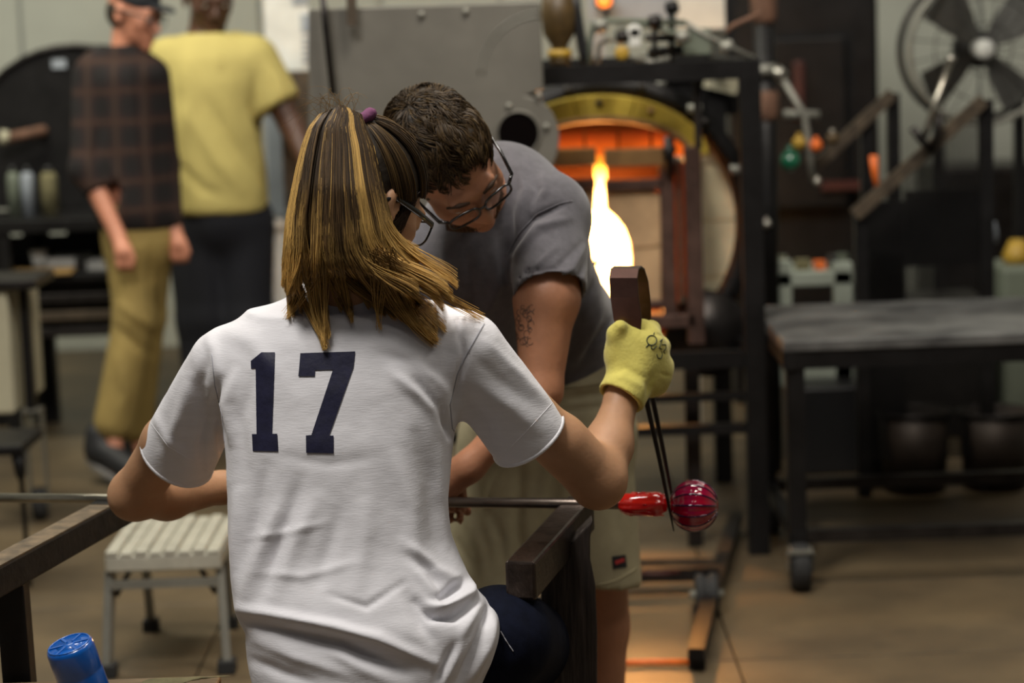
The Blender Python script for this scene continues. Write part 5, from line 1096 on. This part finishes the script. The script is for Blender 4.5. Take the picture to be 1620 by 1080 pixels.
N = 46; P = np.zeros((N, Tn, 3)); hue = np.zeros((N, Tn, 3))
for i in range(N):
    x0 = rng.uniform(505, 560); y0 = rng.uniform(165, 185); ex = x0 + rng.uniform(-75, 40); ey = y0 + rng.uniform(-34, 60) if ex < x0 - 20 else y0 - rng.uniform(8, 32)
    for j, v in enumerate(tt): P[i, j] = W(x0 + (ex - x0) * v + 6 * math.sin(v * 4 + i), y0 + (ey - y0) * v - 14 * math.sin(v * math.pi), 3.58)
    hue[i] = cols['light'] * rng.uniform(.6, 1.2)
strands('flyaway_strands', P, .00035 * (1 - .5 * tt), hue, t)

# ------------------------------------------------------------------ the man in grey
MC = W(708, 256, 4.03); MM = basis(A(.50, -.53, -.67), right=A(-.86, -.146, -.50))
t = thing('person', 'bearded man in a grey T-shirt bending over the blowpipe, wearing glasses', 'person', (.15, 4.62, 0))
TM = None
sA = W(872, 352, 4.22); eA = W(856, 618, 4.07); wA = W(742, 738, 4.06); sB = W(660, 430, 4.28); eB = W(600, 610, 4.20); wB = W(660, 760, 4.14)
pel = A(W(880, 640, 4.68)[0] - .02, 4.68, W(880, 640, 4.68)[2])
s = SDF((-.35, 3.84, -.01), (.45, 5.1, 1.64), .012, ((-.3, 3.86, .70), (.25, 4.5, 1.64), .0048))
TM = head(s, MC, MM, 1.05, True)
s.cone(TM(0, -.03, -.05), W(775, 330, 4.26), .056, .065, .02); s.cone(W(775, 330, 4.26), W(800, 400, 4.38), .07, .09, .04); s.cone(W(800, 400, 4.40), pel + A(0, 0, .08), .09, .085, .04)
s.cone(W(775, 345, 4.3), sA, .07, .055, .03); s.cone(W(775, 345, 4.3), sB, .07, .055, .03); s.ell(pel, (.13, .11, .12), .04)
s.cone(sA, W(868, 470, 4.11), .058, .057, .02); s.cone(W(862, 480, 4.11), eA, .057, .037, .02); s.cone(eA, wA, .036, .026, .02); s.cone(sB, eB, .055, .04, .02); s.cone(eB, wB, .04, .027, .02)
for wq, sx in ((wA, -1), (wB, 1)):
    d_ = A(sx * .05, .02, -.035); hp = wq + d_ * .9; s.cone(wq, hp, .026, .034, .02, flat=1.3, axis=(0, 1, 0))
    for k in range(4):
        f0_ = hp + A(-.030 + .020 * k, .010, -.012); s.cone(f0_, f0_ + A(0, .028, -.022), .0095, .009, .004); s.cone(f0_ + A(0, .028, -.022), f0_ + A(0, .010, -.042), .009, .008, .004); s.cone(f0_ + A(0, .010, -.042), f0_ + A(0, -.010, -.036), .008, .007, .003)
    s.cone(hp + A(sx * .03, -.01, 0), hp + A(sx * .045, -.02, -.03), .011, .0095, .005)
legs = [(A(pel[0] + .10, 4.66, 0), 1), (A(pel[0] - .11, 4.60, 0), -1)]
lgR = W(955, 1010, 4.62)[0]; lgL = W(775, 1010, 4.56)[0]
for x_, Y_ in ((lgR, 4.64), (lgL, 4.58)):
    s.cone(pel + A((.09 if x_ == lgR else -.09), 0, -.05), A(x_, Y_, .50), .07, .052, .03); s.cone(A(x_, Y_, .50), A(x_, Y_ + .02, .34), .055, .056, .02); s.cone(A(x_, Y_ + .02, .34), A(x_, Y_ + .03, .09), .054, .036, .02); s.cone(A(x_, Y_ + .04, .05), A(x_ + .02, Y_ - .15, .035), .036, .03, .02)
V, Q = s.net(2); fast_mesh('body', V, Q, 'skin_man', t); mtree = bvh(V, Q)
for q in (-1, 1):
    e = TM(q * .032, .0835, .004); MB().lathe([(.0125 * math.sin(R_(a)) + 1e-4, -.0125 * math.cos(R_(a))) for a in range(6, 175, 14)], e, n=16).build('eye', 'eye_white', t)
    MB().tube([TM(q * .014, .100, .021), TM(q * .032, .0985, .028), TM(q * .050, .086, .022)], [.003, .0045, .002], 6).build('eyebrow', 'eyebrow', t)
glasses(t, TM, .027, .0175, .112, .0021)
# tattoo: a patch of rounded cells
for i in range(30):
    x0 = 818 + rng.uniform(0, 26) * 1.0; y0 = 486 + (i / 30) * 62 + rng.uniform(-4, 4); x0 -= (y0 - 486) * .10; r0 = rng.uniform(2.6, 5.5)
    seam(mtree, [(x0 + r0 * math.cos(k), y0 + r0 * 1.2 * math.sin(k)) for k in np.linspace(rng.uniform(0, 2), rng.uniform(4.5, 7.5), 10)], .0007, 'tattoo', t, 'tattoo_line', .0003, 14)
# shirt
s = SDF((-.30, 3.98, .80), (.28, 4.96, 1.52), .0052)
s.cone(W(790, 330, 4.32), W(800, 400, 4.42), .125, .15, .05); s.cone(W(800, 400, 4.42), W(884, 520, 4.66), .145, .115, .06); s.cone(W(884, 520, 4.66), W(880, 575, 4.68), .115, .135, .04)
s.cone(W(760, 400, 4.25), W(700, 470, 4.30), .09, .09, .05); s.cone(W(800, 310, 4.27), W(862, 338, 4.22), .082, .080, .05); s.cone(sB + A(0, .02, 0), W(780, 345, 4.30), .075, .085, .05)
s.cone(W(760, 420, 4.22), W(745, 560, 4.35), .08, .10, .05); s.cone(W(900, 470, 4.5), W(918, 545, 4.62), .055, .055, .05)
sa = W(866, 352, 4.21); ha = W(870, 462, 4.10); aa = (ha - sa) / np.linalg.norm(ha - sa)
s.cone(sa, ha, S(66, 4.2), S(59, 4.1), .03); s.cut(ha + aa * .004, aa + A(.10, 0, -.04), .085); s.cone(ha - aa * .05, ha + aa * .03, S(50, 4.1), S(55, 4.1), .003, 'sub')
sb2 = sB + (eB - sB) * .55; s.cone(sB, sb2, .075, .068, .03)
s.cut((0, 0, W(885, 612, 4.68)[2]), (-.5, 0, -1))
s.ell(TM(0, -.035, -.135), (.065, .065, .05), .01, MM, 'sub')
V, Q = s.net(2)
V = folds(V, Q, [(p_, w_, h_ * 1.5) for p_, w_, h_ in [([(806, 395), (840, 345), (890, 325)], 6, -.008), ([(815, 405), (850, 360), (900, 345)], 7, .006), ([(828, 455), (870, 462), (915, 440), (928, 410)], 4, -.004), ([(822, 445), (860, 450), (905, 425), (925, 390)], 4, .003), ([(835, 430), (880, 425), (920, 385)], 5, -.003), ([(850, 420), (880, 390)], 4, .003), ([(838, 280), (850, 300), (835, 350)], 7, -.005), ([(820, 260), (832, 300), (812, 370)], 8, .005), ([(800, 300), (808, 360), (800, 430)], 8, -.006), ([(860, 270), (862, 300), (840, 330)], 7, .004),
                 ([(945, 440), (925, 480), (900, 560)], 8, -.007), ([(960, 470), (935, 520), (905, 580)], 8, .006), ([(972, 500), (950, 530), (920, 570)], 6, -.005), ([(780, 380), (785, 450), (760, 520)], 10, .006), ([(740, 400), (750, 470), (740, 540)], 10, -.006), ([(700, 390), (715, 440), (720, 480)], 9, .005)]])
gs = fast_mesh('shirt', V, Q, 'grey_shirt', t); gs['label'] = 'grey T-shirt'
seam(bvh(V, Q), [(800, 405), (822, 368), (850, 338), (885, 322), (905, 318)], .0012, 'grey_shirt', gs)
# shorts
s = SDF((-.30, 4.28, .42), (.42, 5.05, 1.08), .0062)
def ell_at(px, py, Y, rx, ry, rz, k=.04): s.ell(W(px, py, Y), (rx, ry, rz), k)
s.cone(W(850, 600, 4.68), W(905, 590, 4.68), .13, .125, .03); s.cone(W(845, 680, 4.67), W(900, 680, 4.67), .15, .14, .04)
hx1 = W(936, 925, 4.62); hx2 = W(775, 938, 4.56)
s.cone(W(915, 700, 4.66), hx1, S(86, 4.66), S(82, 4.62), .03); s.cone(W(815, 720, 4.64), hx2, .12, .105, .03)
s.cone(W(880, 560, 4.69), W(915, 548, 4.7), .12, .10, .03)
s.cut(hx1 + A(0, 0, .015), A(-.16, 0, -1), .17); s.cut(hx2 + A(0, 0, .015), A(.1, 0, -1), .15)
s.cone(hx1 + A(0, 0, -.01), hx1 - A(0, 0, .10), S(52, 4.62), S(74, 4.62), .004, 'sub'); s.cone(hx2 + A(0, 0, -.01), hx2 - A(0, 0, .10), .060, .092, .004, 'sub')
V, Q = s.net(2)
V = folds(V, Q, [([(965, 640), (900, 650), (860, 660)], 6, -.004), ([(960, 600), (900, 615), (850, 640)], 7, .005), ([(965, 620), (900, 632)], 6, -.006), ([(825, 740), (822, 830), (830, 920)], 9, -.016), ([(800, 730), (770, 800), (790, 900)], 10, .008), ([(750, 760), (790, 850), (800, 920)], 9, -.008), ([(735, 800), (760, 870), (770, 930)], 10, .007), ([(900, 700), (890, 780), (900, 880)], 12, .006), ([(960, 680), (975, 760), (980, 850)], 9, -.005), ([(880, 680), (860, 760), (850, 830)], 9, .007), ([(720, 850), (745, 900)], 8, -.006)])
sh = fast_mesh('shorts', V, Q, 'khaki', t); st_ = bvh(V, Q)
for pl_, m_ in (([(968, 880), (990, 877), (992, 897), (970, 900)], 'label_black'), ([(973, 887), (987, 882), (988, 888), (974, 893)], 'label_red')):
    v_, f_ = decal(st_, pl_, 4, .0015 if m_ == 'label_black' else .0028); MB().add(v_, f_, True).build('brand_patch' if m_ == 'label_black' else 'patch_stripe', m_, sh)
seam(st_, [(946, 925), (975, 918), (1008, 898)], .0012, 'khaki', sh, 'hem_stitch')
seam(st_, [(860, 622), (910, 612), (960, 604)], .0012, 'khaki', sh, 'hem_stitch')
for x_, Y_ in ((lgR, 4.64), (lgL, 4.58)):
    s = SDF((x_ - .09, Y_ - .24, -.002), (x_ + .11, Y_ + .14, .16), .007); s.cone(A(x_, Y_ + .04, .055), A(x_ + .02, Y_ - .16, .04), .048, .042, .02); s.cone(A(x_, Y_ + .03, .06), A(x_, Y_ + .03, .10), .05, .048, .02); s.cut((0, 0, 0.0), (0, 0, -1)); V, Q = s.net(1); fast_mesh('shoe', V, Q, 'shoe_black', t)
# short wavy hair
s = SDF(MC - .17, MC + .17, .005)
s.ell(TM(0, -.020, .040), (.082, .100, .092), .01, MM); s.ell(TM(0, -.055, -.03), (.070, .055, .06), .02, MM); s.ell(TM(0, .118, -.050), (.083, .072, .112), .012, MM, 'sub')
for q in (-1, 1): s.ell(TM(q * .085, .0, -.03), (.03, .04, .045), .006, MM, 'sub')
V, Q = s.net(2); nn = vnormals(V, Q)
import mathutils.noise as mn
dsp = np.array([mn.noise(Vector(p * 38)) * .004 + mn.noise(Vector(p * 90)) * .0022 for p in V]); V = V + nn * dsp[:, None]
fast_mesh('hair', V, Q, 'hair_base', t)
N = 5200; Tn = 9; tt = np.linspace(0, 1, Tn); P = np.zeros((N, Tn, 3)); hue = np.zeros((N, Tn, 3)); cnt = 0
c0 = A(0, -.020, .040); rad = A(.080, .098, .091)
while cnt < N:
    d_ = rng.normal(0, 1, 3); d_ /= np.linalg.norm(d_); p = c0 + d_ * rad
    if p[2] < -.04 or (p[1] > .040 and p[2] < .070 + rng.uniform(-.006, .008)) or (p[1] > .0 and p[2] < .0): continue
    crown = A(.015, -.055, .11); fl_ = p - crown; fl_ = fl_ - d_ * (fl_ @ d_); fl_ /= max(1e-6, np.linalg.norm(fl_)); sw = np.cross(d_, fl_)
    wv = mn.noise(Vector(p * 22)) * 1.5; dr = fl_ * math.cos(wv) + sw * math.sin(wv) + A(.25, .2, 0); Lh = rng.uniform(.028, .05) if p[2] > .03 else rng.uniform(.012, .022)
    ph = mn.noise(Vector(p * 35 + 5)) * 6
    for j, v in enumerate(tt):
        q_ = p + dr * Lh * v + sw * .005 * math.sin(v * 5 + ph); dd_ = (q_ - c0); k_ = np.sqrt((dd_ / rad) @ (dd_ / rad)); lift = .003 + .010 * math.sin(v * 2.6) * (.6 + .5 * math.sin(ph)); q_ = c0 + dd_ / k_ * (1 + lift / .09)
        P[cnt, j] = MC + MM @ q_
    hue[cnt] = (cols['brown'] * rng.uniform(.3, 1.0) if rng.random() < .8 else cols['light'] * rng.uniform(.3, .6)) * A(.85, .86, .80); cnt += 1
strands('hair_strands', P, .0010 * (1 - .6 * tt), hue, t)
# stubble beard
N = 900; Tb = 4; P = np.zeros((N, Tb, 3)); hue = np.zeros((N, Tb, 3)); ft = MM
i = 0
while i < N:
    x = rng.uniform(-.055, .055); z = rng.uniform(-.115, -.045); 
    if abs(x) < .026 and -.080 < z < -.054: continue
    y = .096 - abs(x) ** 1.6 * 4.2 - max(0, -.09 - z) * .6 - .006; p0_ = TM(x, y, z); p1_ = TM(x * 1.05, y + .005, z - .008)
    for j in range(Tb): P[i, j] = p0_ + (p1_ - p0_) * j / 3
    hue[i] = cols['brown'] * rng.uniform(.6, 1.5) * A(1.2, .9, .7); i += 1
strands('beard', P, .0006, hue, t)

# ------------------------------------------------------------------ the man in the plaid shirt
def pj(x, y, Y): return W(x, y, Y)
YP_ = 8.2; T8 = 8.2
HP = pj(212, 23, YP_); MP = basis(A(.80, -.42, -.25), up=A(.1, 0, 1))
t = thing('person', 'man in black cap, dark plaid shirt and khaki trousers, walking', 'person', (float(pj(200, 700, YP_)[0]), YP_, 0))
s = SDF((-1.75, 7.75, -.01), (-1.05, 8.75, 1.80), .015, ((-1.6, 7.95, 1.40), (-1.15, 8.4, 1.80), .0075))
TP = head(s, HP, MP, 1.0)
s.cone(TP(0, -.02, -.05), pj(196, 92, YP_), .05, .05, .02); s.cone(pj(186, 130, YP_), pj(210, 340, YP_), .085, .09, .05)
eP = pj(138, 268, 8.12); wP = pj(186, 372, 8.05); s.cone(pj(146, 125, YP_), eP, .038, .042, .02); s.cone(eP, wP, .042, .028, .02)
wQ = pj(276, 365, 8.2); s.cone(pj(245, 120, 8.2), pj(262, 260, 8.25), .045, .04, .02); s.cone(pj(262, 260, 8.25), wQ, .04, .026, .02)
for wq, pal in ((wP, pj(196, 398, 8.02)), (wQ, pj(282, 386, 8.17))):
    s.cone(wq, pal, .026, .034, .015)
    for k in range(4): f0_ = pal + A(-.024 + .016 * k, -.005, -.010); s.cone(f0_, f0_ + A(.004, -.008, -.038), .0115, .010, .005); s.cone(f0_ + A(.004, -.008, -.038), f0_ + A(.004, .012, -.055), .010, .009, .004)
    s.cone(pal + A(.022, -.01, .01), pal + A(.038, -.016, -.028), .012, .010, .006)
fR = pj(212, 690, 8.45); fL = pj(168, 690, 8.1)
ankL = pj(176, 665, 8.12); ankR = pj(214, 672, 8.45)
s.cone(pj(215, 370, YP_), pj(205, 500, 8.15), .08, .055, .03); s.cone(pj(205, 500, 8.15), ankL, .05, .036, .02); s.cone(pj(230, 370, YP_), pj(225, 510, 8.35), .08, .055, .03); s.cone(pj(225, 510, 8.35), ankR, .05, .036, .02)
s.cone(ankL, A(ankL[0] + .02, 8.06, .05), .034, .03, .02); s.cone(ankR, A(ankR[0] + .03, 8.40, .05), .034, .03, .02)
V, Q = s.net(1); fast_mesh('body', V, Q, 'skin_fair', t)
s = SDF((-1.75, 7.85, .78), (-1.0, 8.6, 1.56), .011)
s.cone(pj(176, 136, YP_), pj(205, 330, YP_), .105, .125, .05); s.cone(pj(200, 130, YP_), pj(222, 335, YP_), .10, .125, .05); s.cone(pj(196, 78, YP_), pj(152, 106, YP_), .050, .06, .04); s.cone(pj(195, 82, YP_), pj(232, 112, YP_), .06, .06, .04)
s.cone(pj(144, 122, YP_), eP, .066, .060, .03); s.cone(eP, pj(152, 298, 8.1), .066, .052, .02); s.cut(pj(154, 303, 8.09), wP - eP, .09); s.cone(pj(245, 120, 8.2), pj(262, 260, 8.25), .055, .05, .03); s.cone(pj(262, 260, 8.25), pj(272, 345, 8.2), .05, .04, .02); s.cut((0, 0, pj(220, 362, YP_)[2]), (0, 0, -1))
V, Q = s.net(1); V = folds(V, Q, [([(150, 120), (160, 200), (150, 260)], 7, -.010), ([(215, 100), (222, 220), (240, 330)], 3, -.008), ([(170, 250), (190, 300), (200, 350)], 7, .010), ([(250, 200), (255, 280), (265, 340)], 6, -.008)])
o = fast_mesh('shirt', V, Q, 'plaid', t); o['label'] = 'dark brown plaid shirt'
s = SDF((-1.7, 7.85, .05), (-1.05, 8.65, 1.02), .011)
s.cone(pj(212, 352, YP_), pj(218, 385, YP_), .118, .12, .04); s.cone(pj(205, 380, YP_), pj(212, 500, 8.15), .095, .072, .03); s.cone(pj(212, 500, 8.15), pj(180, 668, 8.12), .072, .072, .03); s.cone(pj(238, 380, YP_), pj(236, 500, 8.32), .085, .06, .03); s.cone(pj(236, 500, 8.32), pj(216, 674, 8.42), .06, .062, .03)
s.cut((0, 0, .09), (0, 0, -1))
V, Q = s.net(1); V = folds(V, Q, [([(190, 480), (215, 500), (245, 520)], 7, .012), ([(185, 520), (215, 545), (240, 560)], 7, -.010), ([(185, 560), (200, 620), (190, 660)], 8, .010), ([(240, 390), (236, 450), (246, 500)], 6, -.012), ([(180, 400), (205, 440), (215, 480)], 7, -.008)])
o = fast_mesh('trousers', V, Q, 'khaki_yellow', t); o['label'] = 'khaki trousers'
def shoe(root, heel, toe, lift=0.0):
    heel = np.array(heel, float); toe = np.array(toe, float); lo = np.minimum(heel, toe) - .09; hi = np.maximum(heel, toe) + .11
    s = SDF(lo, hi, .008); s.cone(heel + A(0, 0, .01), toe, .048, .044, .03); s.cone(heel, heel + A(0, .0, .06), .05, .048, .03); n_ = np.cross(toe - heel, np.cross(toe - heel, A(0, 0, 1))); n_ /= np.linalg.norm(n_); 
    if n_[2] > 0: n_ = -n_
    s.cut(heel + n_ * .034, n_); V, Q = s.net(1); o = fast_mesh('shoe', V, Q, 'shoe_black', root); d_ = toe - heel; sd = np.cross(d_, n_); sd /= np.linalg.norm(sd); b = MB(); L_ = np.linalg.norm(d_); d_ /= L_
    pts = [heel + n_ * .034 + d_ * (L_ / 2 + (L_ / 2 + .050) * math.cos(a)) + sd * .050 * math.copysign(abs(math.sin(a)) ** .6, math.sin(a)) for a in np.linspace(0, 2 * math.pi, 20)[:-1]]
    b.prism(pts, n_ * .016).build('sole', 'sole_grey', o)
hl_ = pj(155, 672, 8.12); shoe(t, (hl_[0], 8.12, .115), (hl_[0] + .14, 8.00, .055)); shoe(t, (ankR[0] - .02, 8.48, .052), (ankR[0] + .10, 8.36, .052))
# cap and hair
s = SDF(HP - .2, HP + .2, .008)
s.ell(TP(0, -.014, .052), (.084, .102, .085), .01, MP); s.cut(TP(0, 0, .042), TP(0, 0, 0) - TP(0, .02, .1)); V, Q = s.net(1); cap = fast_mesh('cap', V, Q, 'cap_cloth', t)
b = MB(); pts = [TP(.062 * math.sin(a), .075 + .085 * math.cos(a) ** 1.0, .052 - .010 * math.cos(a)) for a in np.linspace(-1.4, 1.4, 14)]; b.prism(pts, TP(0, 0, .006) - TP(0, 0, 0)); b.build('visor', 'cap_cloth', cap)
s = SDF(HP - .16, HP + .16, .008); s.ell(TP(0, -.03, .0), (.079, .075, .07), .01, MP); s.ell(TP(0, .09, 0), (.1, .1, .2), .01, MP, 'sub'); V, Q = s.net(1); fast_mesh('hair', V, Q, 'hair_base', t)
for q in (-1, 1): MB().lathe([(.012 * math.sin(R_(a)) + 1e-4, -.012 * math.cos(R_(a))) for a in range(6, 175, 21)], TP(q * .032, .084, .004), n=12).build('eye', 'eye_white', t)
glasses(t, TP, .024, .018)

# ------------------------------------------------------------------ the man in the yellow T-shirt
YY = 8.75
HY = pj(330, -4, YY); MY = basis(A(.30, -.85, -.30), up=A(0, 0, 1))
t = thing('person', 'large man in a yellow T-shirt and dark trousers, beside the plaid-shirted man', 'person', (float(pj(345, 600, YY)[0]), YY, 0))
s = SDF((-1.5, 8.35, -.01), (-.72, 9.15, 1.92), .015, ((-1.35, 8.5, 1.5), (-1.0, 8.95, 1.92), .008))
TY = head(s, HY, MY, 1.14, True)
s.cone(TY(0, -.02, -.05), pj(325, 75, YY), .062, .07, .02); s.cone(pj(325, 120, YY), pj(335, 290, YY), .15, .14, .05)
eY = pj(462, 200, 8.72); wY = pj(505, 300, 8.6); s.cone(pj(400, 90, YY), eY, .056, .048, .02); s.cone(eY, wY, .046, .03, .02)
pal = wY + A(.015, -.01, -.06); s.cone(wY, pal, .03, .036, .015)
for k in range(4): f0_ = pal + A(-.026 + .017 * k, -.005, -.012); s.cone(f0_, f0_ + A(.004, -.008, -.042), .012, .0105, .005); s.cone(f0_ + A(.004, -.008, -.042), f0_ + A(.004, .014, -.058), .0105, .009, .004)
s.cone(pal + A(-.025, -.01, .01), pal + A(-.042, -.016, -.03), .013, .011, .006)
eZ = pj(232, 200, 8.85); wZ = pj(250, 300, 8.85); s.cone(pj(268, 95, YY), eZ, .056, .048, .02); s.cone(eZ, wZ, .046, .03, .02); palz = wZ + A(.0, -.01, -.06); s.cone(wZ, palz, .03, .036, .015)
for k in range(4): f0_ = palz + A(-.026 + .017 * k, -.005, -.012); s.cone(f0_, f0_ + A(.004, -.008, -.042), .012, .0105, .005); s.cone(f0_ + A(.004, -.008, -.042), f0_ + A(.004, .014, -.058), .0105, .009, .004)
s.cone(palz + A(.025, -.01, .01), palz + A(.04, -.016, -.03), .013, .011, .006)
kx1 = pj(322, 520, YY)[0]; kx2 = pj(392, 520, YY)[0]
for x_ in (kx1, kx2): s.cone((x_, YY, .9), (x_, YY - .02, .48), .095, .065, .03); s.cone((x_, YY - .02, .48), (x_, YY, .09), .062, .042, .02); s.cone((x_, YY, .05), (x_ + .02, YY - .16, .04), .036, .032, .02)
V, Q = s.net(1); fast_mesh('body', V, Q, 'skin_dark', t)
rowsY = [(52, 296, 372, .10), (66, 265, 398, .12), (90, 250, 418, .15), (130, 240, 418, .17), (180, 238, 414, .175), (230, 246, 414, .18), (270, 256, 420, .185), (300, 266, 423, .185), (322, 270, 424, .185), (335, 272, 424, .18)]
rows = []
for y, xl, xr, b_ in rowsY: c_ = pj((xl + xr) / 2, y, YY); rows.append((c_[2], c_[0], YY, S((xr - xl) / 2, YY), b_))
s = SDF((-1.55, 8.4, .80), (-.72, 9.1, 1.66), .012); s.loft(rows, .02, 2.3)
s.cone(pj(398, 98, YY), pj(440, 165, 8.73), S(44, YY), S(38, YY), .05); s.cut(pj(441, 168, 8.73), pj(441, 168, 8.73) - pj(398, 98, YY), .12); s.cone(pj(268, 98, YY), pj(243, 170, 8.82), S(40, YY), S(36, YY), .05); s.cut(pj(242, 176, 8.82), pj(243, 170, 8.82) - pj(268, 98, YY), .12)
s.ell(TY(0, -.02, -.10), (.085, .085, .05), .02, MY, 'sub'); s.cut((0, YY, pj(340, 318, YY)[2]), (.22, 0, -1))
V, Q = s.net(1); V = folds(V, Q, [([(405, 120), (400, 170), (412, 220)], 7, -.014), ([(330, 160), (370, 230), (410, 285)], 10, -.014), ([(300, 180), (340, 250), (380, 300)], 11, .014), ([(395, 180), (405, 230), (420, 280)], 8, .012), ([(270, 250), (320, 300), (350, 310)], 9, -.012), ([(290, 100), (300, 160), (290, 220)], 12, .010), ([(420, 100), (440, 130), (450, 160)], 8, .010)])
o = fast_mesh('shirt', V, Q, 'yellow_shirt', t); o['label'] = 'pale yellow T-shirt'; yt = bvh(V, Q)
for y_, w_ in ((91, 4), (104, 9), (110, 7)): seam(yt, [(350 - w_, y_), (350 + w_, y_)], .0022, 'khaki_yellow', o, 'chest_print', -.001, 6)
s = SDF((-1.5, 8.4, .03), (-.75, 9.1, 1.02), .013); s.cone(pj(345, 312, YY), pj(352, 340, YY), .17, .17, .05); s.cone((kx1 - .0, YY, .86), (kx1, YY - .01, .5), .125, .10, .03); s.cone((kx2, YY, .86), (kx2, YY - .01, .5), .125, .10, .03)
for x_ in (kx1, kx2): s.cone((x_, YY - .01, .5), (x_, YY, .06), .10, .085, .03)
s.cut((0, 0, .07), (0, 0, -1)); V, Q = s.net(1); fast_mesh('trousers', V, Q, 'dark_trousers', t)
for x_ in (kx1, kx2): shoe(t, (x_, YY + .03, .052), (x_ + .02, YY - .16, .052))
s = SDF(HY - .2, HY + .2, .009); s.ell(TY(0, -.016, .05), (.079, .097, .078), .01, MY); s.ell(TY(0, .13, -.03), (.1, .085, .12), .01, MY, 'sub'); V, Q = s.net(1); fast_mesh('hair', V, Q, 'hair_base', t)
s = SDF(HY - .2, HY + .2, .007); s.ell(TY(0, .045, -.086), (.056, .055, .042), .01, MY); s.ell(TY(0, .09, -.03), (.06, .06, .038), .006, MY, 'sub'); s.ell(TY(0, .112, -.067), (.023, .03, .010), .004, MY, 'sub'); V, Q = s.net(1); fast_mesh('beard', V, Q, 'hair_base', t)
for q in (-1, 1): MB().lathe([(.013 * math.sin(R_(a)) + 1e-4, -.013 * math.cos(R_(a))) for a in range(6, 175, 21)], TY(q * .032, .084, .004), n=12).build('eye', 'eye_white', t)
